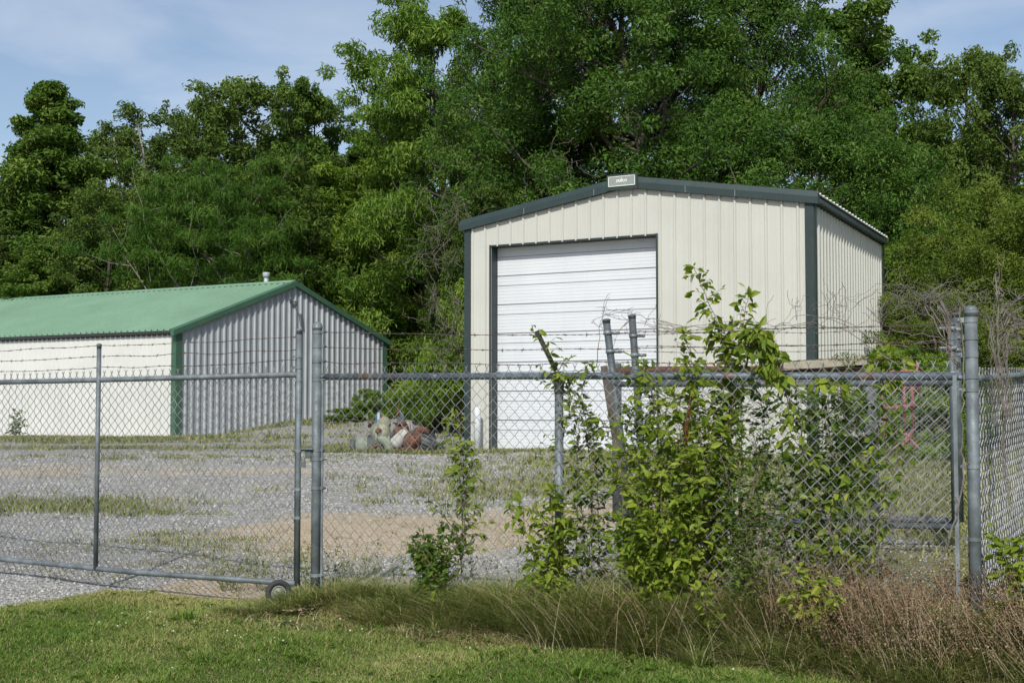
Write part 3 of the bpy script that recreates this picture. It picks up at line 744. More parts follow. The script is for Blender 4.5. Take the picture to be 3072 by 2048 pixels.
def barbed(mb, a, b, sag=.01, r=.0019, spacing=.125, wob=.004, seed=0):
    rg = np.random.default_rng(seed)
    a = np.asarray(a, float); b = np.asarray(b, float); L = np.linalg.norm(b - a); n = max(8, int(L / .035))
    t = np.linspace(0, 1, n); base = a + (b - a) * t[:, None]
    w_ = np.zeros((n, 3)); 
    for k in range(5):
        w_ += (rg.normal(size=3) * wob / (1 + k * .4))[None] * np.sin(t * L * (1.5 + k * 3.1) + rg.random() * 6)[:, None]
    base = base + w_ * np.sin(pi * np.clip(t * 8, 0, .5))[:, None] * np.sin(pi * np.clip((1 - t) * 8, 0, .5))[:, None]
    base[:, 2] -= sag * 4 * t * (1 - t)
    e = (b - a) / L; s_ = unit(np.cross(e, ZU)); u = np.cross(s_, e)
    for ph in (0, pi):
        an = t * L / .05 * 2 * pi / 2 + ph
        mb.tube(base + .0016 * (np.cos(an)[:, None] * s_ + np.sin(an)[:, None] * u), r * .75, 4, False)
    d = spacing * rg.random()
    while d < L:
        p = np.array([np.interp(d / L, t, base[:, k]) for k in range(3)])
        for _ in range(2):
            q = unit(rg.normal(size=3) * .6 + np.array([0, 0, .8]) * (1 if rg.random() < .5 else -1) + e * rg.normal() * .5)
            c = p + e * rg.normal() * .004
            mb.tube([c - q * .014, c, c + q * .014 + s_ * .002], r * .6, 3, False)
        mb.tube([p - e * .008, p + e * .008], r * 2.0, 5)
        d += spacing * (.9 + .2 * rg.random())

def post_mb(p, z0, z1, r, dome=True, lean=(0, 0), capr=1.12):
    mb = MB(); b = v3(p[0], p[1], z0); t = v3(p[0] + lean[0], p[1] + lean[1], z1 - r)
    mb.tube([b, t], r, 20); ax = unit(t - b)
    return mb, t, ax
def dome_mb(t, ax, r, big=False):
    mb = MB(); c = 1.13
    a = np.linspace(0, pi / 2, 6)
    pts = [t - ax * .045, t - ax * .02, t - ax * .018, t - ax * .006, t - ax * .004] + [t + ax * r * .85 * sin(x) for x in a]
    rr = [r * 1.05, r * 1.05, r * c, r * c, r * 1.06] + [max(.0015, r * 1.08 * cos(x)) for x in a]
    mb.tube(pts, rr, 20); return mb
def band_mb(c, ax, r, side, w=.022, tab=.035):
    mb = MB(); mb.tube([c - ax * w / 2, c + ax * w / 2], r * 1.09, 20)
    s3 = v3(side[0], side[1], 0)
    mb.box(c + s3 * (r + tab / 2 - .004), (tab, .010, w * .9), s3, np.cross(ax, s3), ax)
    mb.tube([c + s3 * (r + tab * .75) - np.cross(ax, s3) * .02, c + s3 * (r + tab * .75) + np.cross(ax, s3) * .02], .006, 6)
    return mb

# ---- street fence
RZ0, RZ1 = 1.490, 1.455                      # rail height at gate post / corner post
def fpt(s, z, d=0):
    n = np.array([-FE[1], FE[0]]); return v3(FA[0] + FE[0] * s + n[0] * d, FA[1] + FE[1] * s + n[1] * d, z)
def fs(px):
    k = (px - 1536) / F; return (k * FA[1] - FA[0]) / (FE[0] - k * FE[1])
fen = thing('chain_link_fence', 'galvanised chain link fence with barbed wire between the gate post and the corner post', 'fence', (FA[0], FA[1], 0))
mb = MB(); link_mesh(mb, FA + FE * .04, FB - FE * .095, .05, .03, 1.475, r=.0026); mb.build('wire_mesh', M['wire'], fen)
mb = MB(); mb.tube([fpt(.02, RZ0, .028), fpt(FL * .5, (RZ0 + RZ1) / 2 + .004, .028), fpt(FL - .03, RZ1, .028)], .0212, 16); mb.build('top_rail', M['galvr'], fen, True)
for s_, z_ in ((fs(1295), 0), (fs(2300), 0)):
    mb = MB(); mb.tube([fpt(s_ - .03, RZ0 + (RZ1 - RZ0) * s_ / FL, .028), fpt(s_ + .03, RZ0 + (RZ1 - RZ0) * s_ / FL, .028)], .0225, 16)
    mb.build('rail_sleeve', M['galvr'], fen, True)
for q, nm in ((0, 'gate_post'), (1, 'corner_post')):
    p = FA if q == 0 else FB; r_ = .0305 if q == 0 else .0315; zt_ = 1.85 if q == 0 else 1.825
    mb, t, ax = post_mb(p, -.15, zt_, r_); po = mb.build(nm, M['galv'], fen, True)
    dome_mb(t, ax, r_).build('post_cap', M['band'] if q == 0 else M['galv'], po, True)
    sd = FE if q == 0 else -FE
    for dz in ((1.778, 1.685, 1.59, 1.495, 1.47, 1.02, .96, .775, .22) if q == 0 else (1.745, 1.655, 1.565, 1.45, 1.385, .99, .62)):
        wd_ = .028 if (q == 1 and dz > 1.5) else .020
        band_mb(v3(p[0], p[1], dz), ZU, r_, sd, wd_).build('tension_band', M['band'], po)
mb = MB(); mb.box(fpt(.045, .80, .0), (.014, .006, 1.3), v3(*FE, 0), v3(-FE[1], FE[0], 0), ZU); mb.build('tension_bar', M['band'], fen)
mb = MB(); mb.box(fpt(FL - .085, .76, .0), (.020, .008, 1.4), v3(*FE, 0), v3(-FE[1], FE[0], 0), ZU); mb.build('tension_bar', M['band'], fen)
sL = fs(1668); zL = RZ0 + (RZ1 - RZ0) * sL / FL
mb, t, ax = post_mb(fpt(sL, 0, .045)[:2], -.1, zL - .05, .026); lp = mb.build('line_post', M['galv'], fen, True)
mb = MB(); mb.tube([fpt(sL, zL - .10, .045), fpt(sL, zL - .05, .045), fpt(sL, zL - .045, .045), fpt(sL, zL + .03, .045)], [.030, .030, .034, .028], 16); mb.build('post_cap', M['band'], lp, True)
# leaning barb arm
a0 = P(1668, 1112, fy(1668)); a1 = P(1610, 992, fy(1610) - .06)
u_ = unit(a1 - a0)
mb = MB(); sd3 = unit(np.cross(u_, v3(0, 1, 0))); mb.extr([(-.014, 0), (.014, 0), (.014, .022), (.009, .022), (.009, .005), (-.009, .005), (-.009, .022), (-.014, .022)], a0, a1, sd3, unit(np.cross(sd3, u_)))
mb.build('barb_arm', M['black'], fen)
mb = MB()
for i_, (z0, z1) in enumerate(((1.778, 1.735), (1.679, 1.645), (1.588, 1.562))):
    mid = P(1640 - i_ * 0, (1005, 1048, 1091)[i_], fy(1650) - .02)
    mb = MB(); barbed(mb, fpt(.05, z0), mid, .006, seed=i_ + 1); barbed(mb, mid, fpt(FL - .05, z1), .012, seed=i_ + 11); mb.build('barbed_wire', M['barb'], fen)
# ---- side fence returning away from the corner post
RB = np.array([4.75, 10.9]); RC = np.array([5.6, 17.0])
ret = thing('return_fence', 'chain link fence running back from the corner post at the right edge', 'fence', (FB[0], FB[1], 0))
re_ = unit(RB - FB)
mb = MB(); link_mesh(mb, FB + re_ * .06, RB, .03, .15, 1.44, w=.045, r=.0036, bulge=.02); mb.build('wire_mesh', M['wirel'], ret)
rn_ = np.array([re_[1], -re_[0]])
mb = MB(); mb.tube([v3(*FB, 1.44), v3(*RB, 1.60)], .019, 12); mb.build('top_rail', M['galv'], ret, True)
pm = FB + re_ * 2.3; mb, t, ax = post_mb(pm, -.1, 1.52, .026); po = mb.build('line_post', M['galv'], ret, True)
mb = MB(); mb.tube([v3(*(FB + re_ * 2.0), 1.46), v3(*(FB + re_ * 2.0 + rn_ * .42), 1.83)], .022, 10); mb.build('barb_arm', M['galv'], ret, True)
mb = MB(); mb.tube([v3(*(FB + re_ * 3.1), 1.47), v3(*(FB + re_ * 3.1 + rn_ * .5), 1.86)], .022, 10); mb.build('barb_arm', M['galv'], ret, True)
for dz in (1.66, 1.75, 1.84):
    mb = MB(); barbed(mb, v3(*(FB + re_ * .1), dz - .06), v3(*(RB + rn_ * .2), dz + .1), .02, seed=int(dz * 50)); mb.build('barbed_wire', M['barb'], ret)

# ---- gate leaves
def gate_leaf(name, label, cat, A, B, za, zb_, H, posts, zsup, tube_r=.018, wires=((.30,), (.22,), (.13,)), mat='galv', lean=(0, 0), group=None, barbs=True, pitch=None, pmat=None, mesh_r=.0026):
    A = np.asarray(A, float); B = np.asarray(B, float); e = unit(B - A); L = np.linalg.norm(B - A)
    root = thing(name, label, cat, (A[0], A[1], za), group)
    def pt(s, h, d=0): n = np.array([-e[1], e[0]]); k = 1 - s / L; return v3(A[0] + e[0] * s + lean[0] * h * k + n[0] * d, A[1] + e[1] * s + lean[1] * h * k + n[1] * d, za + (zb_ - za) * s / L + h)
    mb = MB(); link_mesh(mb, A, B, za, zb_, H + .03, r=.0031 if name == 'rolling_gate' else mesh_r)
    if lean != (0, 0):
        V = np.concatenate(mb.v); k = 1 - ((V[:, 0] - A[0]) * e[0] + (V[:, 1] - A[1]) * e[1]) / L; V[:, 0] += lean[0] * (V[:, 2] - za) * k; mb.v = [V]
    mb.build('wire_mesh', M['wire'], root)
    mb = MB(); mb.tube([pt(0, H, .022), pt(L * .5, H - .004, .022), pt(L, H, .022)], tube_r, 14); mb.build('top_rail', M[mat], root, True)
    mb = MB(); mb.tube([pt(0, 0, .022), pt(L * .33, -.012, .022), pt(L * .7, .006, .022), pt(L, 0, .022)], tube_r, 14); mb.build('bottom_rail', M[mat], root, True)
    for s_, top, r_ in posts:
        mb = MB(); mb.tube([pt(s_, -.01, .03), pt(s_, H + top, .03)], r_, 14); po = mb.build('upright', M[pmat or mat], root, True)
        mb = MB(); ax = unit(pt(s_, 1) - pt(s_, 0)); c = pt(s_, H + top, .03); mb.tube([c - ax * .03, c - ax * .012, c - ax * .01, c, c + ax * .008], [r_ * 1.06, r_ * 1.06, r_ * 1.2, r_ * 1.2, r_ * .6], 14); mb.build('post_cap', M[pmat or mat], po, True)
    if barbs:
        for k, w_ in enumerate(wires):
            mb = MB(); ss = sorted(p_[0] for p_ in posts)
            a_, b_ = ss[0], ss[-1]
            for q in range(len(ss) - 1): barbed(mb, pt(ss[q], H + w_[0]), pt(ss[q + 1], H + w_[0]), .008, seed=k * 7 + q + int(L * 10))
            if ss[0] > .3: barbed(mb, pt(0, H + w_[0]), pt(ss[0], H + w_[0]), .008, seed=k + 3)
            mb.build('barbed_wire', M['barb'], root)
    return root, pt
gA = GA + GE * .0; gB = GA + GE * 4.3
def gs(px):
    k = (px - 1536) / F; return (k * GA[1] - GA[0]) / (GE[0] - k * GE[1])
sM = gs(306); 
gate, gp = gate_leaf('rolling_gate', 'wide chain link gate closed across the gravel drive, with a wheel and three barbed wires', 'gate', gA, gB, .168, .140, 1.335,
    [(gs(906), .29, .0175), (sM, .25, .0165), (4.28, .25, .0165)], 0, .0185, ((.245,), (.165,), (.09,)))
mb = MB()
for zz in np.linspace(.1, 1.3, 9):
    mb.tube([gp(gs(888), zz), gp(gs(893), zz + .0)], .004, 4)
mb.tube([gp(gs(890), 0.0, -.004), gp(gs(890), 1.62, -.004)], .011, 10); mb.build('drop_rod', M['galvd'], gate, True)
pr = gp(gs(906), 0, .03)
for dz in (1.45, 1.52 - .14, 1.30, .845, .60, .22 + .2):
    mb = MB(); c = gp(gs(906), dz, .03); mb.tube([c - ZU * .009, c + ZU * .009], .0205, 14); mb.box(c + v3(GE[0], GE[1], 0) * .03, (.045, .012, .016), v3(*GE, 0), v3(-GE[1], GE[0], 0), ZU); mb.build('tension_band', M['band'], gate)
# latch + padlock
lc = gp(gs(906), .845, .0)
mb = MB(); mb.box(lc + v3(.018, -.012, .012), (.11, .03, .022)); mb.box(lc + v3(.045, -.005, -.012), (.035, .03, .07)); mb.tube([lc + v3(-.05, -.03, .0), lc + v3(0, -.034, .012), lc + v3(.08, -.03, .012)], .006, 8); mb.build('latch', M['galvd'], gate)
pk = lc + v3(.016, -.035, -.085)
lk = thing('padlock', 'small laminated steel padlock hanging from the gate latch', 'padlock', pk)
mb = MB()
for k in range(5): mb.box(pk + v3(0, 0, .016 - k * .0085), (.036 - .002 * (k % 2), .022, .0066))
mb.build('lock_body', M['galv'], lk)
a_ = np.linspace(0, pi, 8); mb = MB(); mb.tube([pk + v3(-.011, 0, .018)] + [pk + v3(-.011 * cos(x), 0, .035 + .012 * sin(x)) for x in a_] + [pk + v3(.011, 0, .018)], .0035, 8); mb.build('shackle', M['band'], lk)
# wheel
wc = P(836, 1778, 8.30); wr = .084; wax = unit(v3(.30, -.95, .06)); wz = unit(ZU - wax * np.dot(ZU, wax)); wx = np.cross(wz, wax)
def ring(mb, R, r_, c, n=28, m=10, flat_=1.0):
    pts = [c + R * (cos(a) * wx + sin(a) * wz) for a in np.linspace(0, 2 * pi, n + 1)]
    V = []; 
    for a in np.arange(n) * 2 * pi / n:
        rad = cos(a) * wx + sin(a) * wz
        for b in np.arange(m) * 2 * pi / m: V.append(c + rad * (R + r_ * cos(b)) + wax * r_ * flat_ * sin(b))
    f = [(i * m + j, i * m + (j + 1) % m, ((i + 1) % n) * m + (j + 1) % m, ((i + 1) % n) * m + j) for i in range(n) for j in range(m)]
    mb.add(V, f)
mb = MB(); ring(mb, wr - .018, .018, wc, flat_=1.1); whl = mb.build('wheel', M['rubber'], gate, True)
mb = MB(); mb.tube([wc - wax * .012, wc + wax * .006, wc + wax * .012, wc + wax * .0], [.045, .045, .040, .028], 24); mb.tube([wc, wc + wax * .02], [.018, .014], 12); ring(mb, .043, .0035, wc + wax * .013); mb.build('rim', M['rim'], whl, True)
mb = MB(); mb.tube([wc - wax * .02, wc - wax * .045, gp(.06, 0, .02)], .010, 8); mb.build('wheel_bracket', M['galvd'], gate, True)

# ---- two spare leaves standing behind the fence
def span(px0, px1, y0, y1): return np.array([(px0 - 1536) / F * y0, y0]), np.array([(px1 - 1536) / F * y1, y1])
a_, b_ = span(1934, 2872, 10.7, 10.1)
zA = P(1934, 1548, 10.7)[2]; zB = P(2872, 1562, 10.1)[2]; Hh = P(1934, 1146, 10.7)[2] - zA
L_ = float(np.linalg.norm(b_ - a_))
lf, lpt = gate_leaf('gate_leaf', 'upright chain link gate leaf, the farther of two standing behind the fence', 'gate leaf', a_, b_, zA, zB, Hh,
    [(0, P(1904, 945, 10.7)[2] - zA - Hh, .030), (L_, P(2866, 940, 10.1)[2] - zB - Hh, .032)], 0, .026, ((.42,), (.29,), (.10,)), mat='galvd', lean=(-.065, .0), group='gate leaves stored behind the fence')
a2, b2 = span(1888, 2858, 10.45, 9.85)
zA2 = P(1888, 1560, 10.45)[2]; H2 = P(1888, 1152, 10.45)[2] - zA2
L2 = float(np.linalg.norm(b2 - a2))
lf2, lpt2 = gate_leaf('gate_leaf', 'chain link gate leaf with its left upright tilted, nearer of two behind the fence', 'gate leaf', a2, b2, zA2, zA2, H2,
    [(0, P(1817, 958, 10.45)[2] - zA2 - H2, .030), (L2, .45, .024)], 0, .024, ((.40,), (.26,), (.09,)), mat='galvd', lean=(-.118, .0), group='gate leaves stored behind the fence')
for root_, p_, hs in ((lf, lpt, (1.48, 1.32, 1.12)), (lf2, lpt2, (1.50, 1.35, 1.16))):
    for h in hs:
        for s_ in (0, L_ if root_ is lf else L2):
            sg = 1 if s_ == 0 else -1
            mb = MB(); c = p_(s_, h, .03); mb.tube([c - ZU * .015, c + ZU * .015], .036, 14); mb.box(c + v3(sg * .06, 0, 0), (.07, .014, .026)); mb.tube([c + v3(sg * .085, -.02, 0), c + v3(sg * .085, .02, 0)], .012, 8); mb.build('barb_band', M['band'], root_, True)
# ---- rusty pipe barrier with posts
pb = thing('pipe_barrier', 'rusty horizontal pipe barrier with a thick dark end post behind the fence', 'barrier', (P(2300, 1108, 11.6)[0], 11.6, .3))
mb = MB(); mb.tube([P(1830, 1112, 12.0), P(2300, 1110, 11.7), P(2610, 1106, 11.4)], .040, 14); mb.build('cross_pipe', M['rust'], pb, True)
q_ = P(2606, 1090, 11.4); mb = MB(); mb.tube([v3(q_[0] + .03, 11.4, .0), q_ + v3(0, 0, .04)], .055, 14); mb.build('end_post', M['dkgrey'], pb, True)
q_ = P(1850, 1090, 12.0); mb = MB(); mb.tube([v3(q_[0], 12.0, .0), q_], .045, 14); mb.build('end_post', M['dkgrey'], pb, True)
bd = thing('plank', 'pale beige board lying along the top of the rusty pipe barrier', 'plank', P(2530, 1092, 11.3))
mb = MB(); a_ = P(2350, 1098, 11.52); b_ = P(2600, 1080, 11.35); u_ = unit(b_ - a_); mb.box((a_ + b_) / 2, (np.linalg.norm(b_ - a_), .04, .075), u_, unit(np.cross(ZU, u_)), unit(np.cross(u_, np.cross(ZU, u_)))); mb.build('board', M['beige'], bd)
wp = thing('wooden_post', 'weathered grey-brown wooden post leaning behind the fence beside the gate leaf', 'post', (P(1860, 1500, 9.4)[0], 9.4, .2))
a_ = P(1812, 1098, 9.3); b_ = P(1885, 1560, 9.5); u_ = unit(b_ - a_)
mb = MB(); mb.box((a_ + b_) / 2, (np.linalg.norm(b_ - a_), .05, .045), u_, v3(1, 0, 0) - u_ * u_[0], unit(np.cross(u_, v3(1, 0, 0)))); mb.build('timber', M['wood'], wp)

# ---- red implement frame in the yard
ri = thing('farm_implement', 'faded red tubular implement frame standing in the dry grass yard', 'implement', (P(2700, 1300, 20)[0], 20, .4))
mb = MB()
def rp_(px, py, Y=20): return P(px, py, Y)
for (a, b, r_) in (((2637, 1085), (2640, 1175), .018), ((2711, 1085), (2714, 1300), .022), ((2734, 1085), (2740, 1290), .026), ((2751, 1085), (2753, 1180), .018)):
    mb.tube([rp_(*a), rp_(*b)], r_, 8)
mb.build('tine', M['redpaint'], ri, True)
mb = MB(); mb.tube([rp_(2630, 1116), rp_(2760, 1116)], .028, 8); mb.tube([rp_(2760, 1116), rp_(2760, 1160, 20.2)], .02, 8); mb.tube([rp_(2640, 1165, 20.2), rp_(2655, 1225, 19.9)], .02, 8); mb.tube([rp_(2640, 1165, 20.2), rp_(2760, 1160, 20.2)], .04, 8); mb.tube([rp_(2655, 1225, 19.9), rp_(2745, 1215, 19.9)], .03, 8); mb.tube([rp_(2740, 1290), rp_(2700, 1345, 19.6)], .03, 8); mb.tube([rp_(2714, 1300), rp_(2755, 1345, 19.8)], .03, 8); mb.build('frame', M['redpaint'], ri, True)
mb = MB(); mb.tube([rp_(2655, 1225, 19.9), rp_(2650, 1330, 19.9)], .022, 8); mb.build('leg', M['redpaint'], ri, True)

# ================================================================== SCRAP PILE
def lathe(c, ax, prof, sides=20):
    """prof list of (dist along axis, radius)"""
    mb = MB(); ax = unit(ax); mb.tube([np.asarray(c) + ax * d for d, _ in prof], [r for _, r in prof], sides); return mb
def flange(mb, c, ax, r, t=.03, nb=8):
    ax = unit(ax); c = np.asarray(c); mb.tube([c - ax * t / 2, c + ax * t / 2], r, 20)
    s = unit(np.cross(ax, ZU + .01)); u = np.cross(s, ax)
    for k in range(nb):
        q = c + (s * cos(k * 2 * pi / nb) + u * sin(k * 2 * pi / nb)) * r * .8; mb.tube([q - ax * t, q + ax * t], .016, 6)
SY = 26.6
GRP = 'scrap pump parts heaped on the gravel'
a = P(1062, 1340, SY); b = P(1172, 1328, SY - .1)
t1 = thing('scrap_motor', 'sage green finned motor lying on its side at the left end of the scrap heap', 'motor', (a + b) / 2 - v3(0, 0, .2), GRP)
ax = unit(b - a); L = np.linalg.norm(b - a)
mb = lathe(a, ax, [(.06, .14), (.10, .20), (.28, .205), (.30, .17), (.34, .19), (.5, .19), (.52, .215), (.55, .215), (.58, .16), (L, .13)]); mb.build('casing', M['sage'], t1, True)
mb = MB()
for k in range(9):
    d = .33 + k * .021; mb.tube([a + ax * d, a + ax * (d + .009)], .212, 20)
mb.build('fins', M['dkgrey'], t1)
mb = lathe(a, ax, [(-.06, .03), (-.05, .15), (0, .17), (.06, .14)]); mb.build('end_bell', M['dkgrey'], t1, True)
mb = MB(); flange(mb, b, ax, .17); mb.build('flange', M['sage'], t1)

c = P(1137, 1298, SY - .1)
t2 = thing('pump_housing', 'cream and green pump housing with rusty mouth, atop the left of the heap', 'pump', c - v3(0, 0, .2), GRP)
ax = unit(v3(-.75, -.6, .1))
mb = lathe(c, ax, [(-.2, .10), (-.16, .19), (-.02, .22), (.06, .20), (.10, .14), (.13, .13)]); mb.build('casing', M['creamm'], t2, True)
mb = lathe(c + v3(.02, -.19, .04), v3(.3, -.9, .2), [(-.05, .07), (.02, .06), (.025, .035), (-.02, .03)], 14); mb.build('port', M['rust'], t2, True)
mb = MB(); flange(mb, c + ax * .1, ax, .185, .025); mb.build('flange', M['sage'], t2)
c = P(1150, 1270, SY + .05)
t2b = thing('round_pump', 'small rounded cream pump head leaning behind the pump housing', 'pump', c - v3(0, 0, .15), GRP)
mb = lathe(c, v3(.7, -.6, .35), [(-.16, .08), (-.1, .15), (.04, .16), (.1, .12), (.13, .05)]); mb.build('casing', M['creamm'], t2b, True)
mb = MB(); flange(mb, c - unit(v3(.7, -.6, .35)) * .12, v3(.7, -.6, .35), .15); mb.build('flange', M['rust'], t2b)

c = P(1136, 1255, SY)
t3 = thing('valve_bonnet', 'narrow bracket striped navy, pale blue and dark red at the top of the heap', 'valve', c - v3(0, 0, .12), GRP)
for dx, m_, w_ in ((-.045, 'navy', .04), (0, 'blue', .05), (.05, 'rustred', .05)):
    mb = MB(); mb.box(c + v3(dx, 0, -.0 - abs(dx)), (w_, .09, .24)); mb.box(c + v3(dx, 0, .12 - abs(dx)), (w_ * .7, .05, .03)); mb.build('fin_plate', M[m_], t3)
mb = lathe(c - v3(0, 0, .17), ZU, [(0, .09), (.03, .09), (.04, .06), (.07, .05)], 14); mb.build('base', M['rust'], t3, True)
c = P(1110, 1268, SY + .1)
t3b = thing('pipe_plug', 'short dark rusty threaded plug left of the striped bracket', 'plug', c - v3(0, 0, .08), GRP)
mb = lathe(c - v3(0, 0, .1), v3(.2, 0, 1), [(0, .05), (.08, .05), (.09, .07), (.13, .07), (.14, .03)], 10); mb.build('body', M['rust'], t3b, True)

a = P(1166, 1345, SY - .2); b = P(1160, 1306, SY - .15)
t4 = thing('pipe_elbow', 'pale grey-green cast pipe elbow with a rust streak in the front of the heap', 'pipe', a - v3(0, 0, .15), GRP)
th_ = np.linspace(0, pi * .6, 8); cc = P(1148, 1338, SY - .2)
mb = MB(); mb.tube([cc + v3(-.12 + .26 * sin(x), -.02 * x, -.08 + .24 * cos(x)) for x in th_], .10, 18); mb.build('bend', M['sage'], t4, True)
mb = MB(); flange(mb, cc + v3(-.12, 0, .16), v3(1, 0, .05), .14); mb.build('flange', M['sage'], t4)
mb = MB(); flange(mb, cc + v3(-.12 + .26 * sin(pi * .6), 0, -.08 + .24 * cos(pi * .6)), v3(.4, 0, -1), .13); mb.build('flange', M['sage'], t4)

a = P(1182, 1335, SY - .15); b = P(1222, 1300, SY - .1)
t5 = thing('white_cylinder', 'white riveted cylinder tilted up to the right in the middle of the heap', 'cylinder', a - v3(0, 0, .1), GRP)
ax = unit(b - a); L = np.linalg.norm(b - a)
mb = lathe(a, ax, [(-.03, .06), (-.02, .13), (.03, .145), (L, .15), (L + .03, .14), (L + .035, .05)], 24); mb.build('drum', M['whitem'], t5, True)
mb = MB()
mb.tube([a + ax * (L + .01), a + ax * (L + .035)], .165, 24); mb.build('rivet_band', M['creamm'], t5)

c = P(1198, 1288, SY)
t6 = thing('rusted_valve', 'dark brown rusted valve body with a square top behind the white cylinder', 'valve', c - v3(0, 0, .2), GRP)
mb = lathe(c - v3(.02, 0, .2), v3(.1, 0, 1), [(0, .10), (.1, .14), (.22, .13), (.26, .09), (.30, .09), (.31, .14), (.34, .14)]); mb.build('body', M['rust'], t6, True)
mb = MB(); mb.box(c + v3(.03, 0, .20), (.16, .14, .13), unit(v3(1, 0, .15)), v3(0, 1, 0), unit(v3(-.15, 0, 1))); mb.box(c + v3(.05, 0, .30), (.07, .07, .10)); mb.build('bonnet', M['dkgrey'], t6)
mb = MB(); flange(mb, c + v3(.12, -.08, .04), v3(.8, -.5, .1), .11); mb.build('flange', M['rustred'], t6)
mb = MB(); mb.tube([c + v3(-.03, 0, .25), c + v3(-.02, 0, .50)], .018, 8); mb.build('stem', M['rustred'], t6)

c = P(1234, 1283, SY + .15)
t7 = thing('small_drum', 'small white drum with a dark opening behind the red flange', 'drum', c - v3(0, 0, .15), GRP)
mb = lathe(c - v3(.08, 0, 0), v3(.8, -.5, .3), [(-.1, .04), (-.09, .11), (.08, .12), (.1, .1), (.09, .06)], 18); mb.build('shell', M['whitem'], t7, True)

c = P(1243, 1325, SY - .25)
t8 = thing('flanged_housing', 'large red-rusted flanged housing at the front right of the heap', 'housing', c - v3(0, 0, .22), GRP)
mb = lathe(c, v3(.3, -.9, .15), [(-.25, .10), (-.2, .2), (-.05, .23), (.02, .22), (.05, .12), (.08, .12), (.085, .06), (.0, .05)], 22); mb.build('casing', M['rustred'], t8, True)
mb = MB(); flange(mb, c + v3(0, -.03, 0), v3(.3, -.9, .15), .235, .03, 10); mb.build('flange', M['rust'], t8)
mb = MB(); mb.tube([c + v3(-.12, 0, -.1), c + v3(-.2, -.1, -.2)], .08, 12); mb.build('foot', M['rustred'], t8)
c2 = c + v3(.13, .12, .20); mb = MB(); mb.tube([c2 + v3(-.12, 0, .02), c2 + v3(.02, 0, .05), c2 + v3(.15, .02, -.02)], .07, 12); mb.build('outlet', M['rustred'], t8, True)

a = P(1262, 1322, SY - .05); b = P(1302, 1342, SY - .1)
t9 = thing('black_motor', 'black ribbed electric motor at the right end of the heap', 'motor', a - v3(0, 0, .2), GRP)
ax = unit(b - a); mb = lathe(a, ax, [(0, .14), (.02, .21), (.25, .21), (.27, .15), (.34, .13), (.35, .05)]); mb.build('casing', M['dkgrey'], t9, True)
mb = MB()
for k in range(18):
    s = unit(np.cross(ax, ZU)); u = np.cross(s, ax); w_ = s * cos(k * .349) + u * sin(k * .349); mb.box(a + ax * .135 + w_ * .22, (.22, .012, .03), ax, np.cross(ax, w_), w_)
mb.build('fins', M['black'], t9)
c = P(1318, 1350, SY); t10 = thing('bent_plate', 'small dark bent metal plate lying at the far right of the heap', 'plate', c, GRP)
mb = MB(); mb.tube([c + v3(-.12, 0, -.0), c + v3(0, .02, .10), c + v3(.10, 0, .03)], [.05, .06, .03], 4); mb.box(c + v3(.02, 0, -.02), (.22, .12, .02)); mb.build('plate', M['black'], t10)

for k_, (x_, y_, dx_, dz_, m_, lb_) in enumerate(((1110, 1345, .5, .18, 'rust', 'rusty rod leaning over the sage green motor'), (1215, 1350, .42, -.03, 'rust', 'rusty pipe length lying on the gravel before the white cylinder'), (1290, 1350, -.35, .3, 'dkgrey', 'dark iron bar propped against the black motor'), (1180, 1300, .3, .22, 'dkgrey', 'dark bar sticking up between the pump and the white cylinder'))):
    c = P(x_, y_, SY - .35 + .1 * k_); rd = thing('scrap_rod', lb_, 'rod', c, GRP); mb = MB(); mb.tube([c - v3(dx_ / 2, .1, dz_ / 2), c, c + v3(dx_ / 2, .12, dz_ / 2 + .02)], .022 + .006 * k_, 8); mb.build('bar', M[m_], rd)
# litter pile at the gate foot
mb = MB(); n = 90
x = P(892, 1835, 8.05)[0] + .085 * rng.normal(size=n); y = 8.02 + .05 * rng.normal(size=n)
lt = [(-.5, 0, 0), (-.1, .28, .1), (.5, 0, .02), (0, -.26, .08)]
R_ = rand_rot(n); R_[:, 2, :] *= .35
mb.inst(lt, [(0, 3, 2, 1)], R_ * .045, np.stack([x, y, ter(x, y) + .02 + .03 * rng.random(n)], -1))
tag(mb.build('bark_litter', M['litter']), 'heap of dry tan leaves and bark flakes beside the gate wheel', 'litter', kind='stuff')

# ================================================================== TREES
KITE = [(-.5, 0, 0), (0, .34, .06), (.5, 0, -.10), (0, -.34, .06)]
KITEF = [(0, 3, 2, 1)]
def leaf_cloud(mb, C, R, n_per, ll, aspect, r, droop=.2, flat_=.8, shell=.45, upn=.5):
    """leaves in a set of ellipsoid clumps. C (N,3) R (N,)"""
    N = len(C); k = np.maximum(1, (n_per * .8 * (R / R.mean()) ** 2).astype(int)); idx = np.repeat(np.arange(N), k); n = len(idx)
    d = unit(r.normal(size=(n, 3))); rad = R[idx] * (shell + (1 - shell) * r.random(n)) * (1 + .25 * r.normal(size=n) * .5)
    off = d * rad[:, None]; off[:, 2] *= flat_
    pos = C[idx] + off
    nrm = unit(d * .55 + np.array([0, 0, upn]) + .65 * r.normal(size=(n, 3)))
    ax = r.normal(size=(n, 3)) + d * .6; ax[:, 2] -= droop * 2; ax = unit(ax - nrm * np.sum(ax * nrm, 1, keepdims=True))
    wd = np.cross(nrm, ax)
    L = ll * 1.22 * (.5 + .95 * r.random(n))
    Mx = np.stack([ax * L[:, None], wd * (L * aspect)[:, None], nrm * L[:, None]], -1)
    tint = np.clip(.5 * r.random(N)[idx] + .5 * r.random(n), 0, 1)
    mb.inst(KITE, KITEF, Mx, pos, tint)

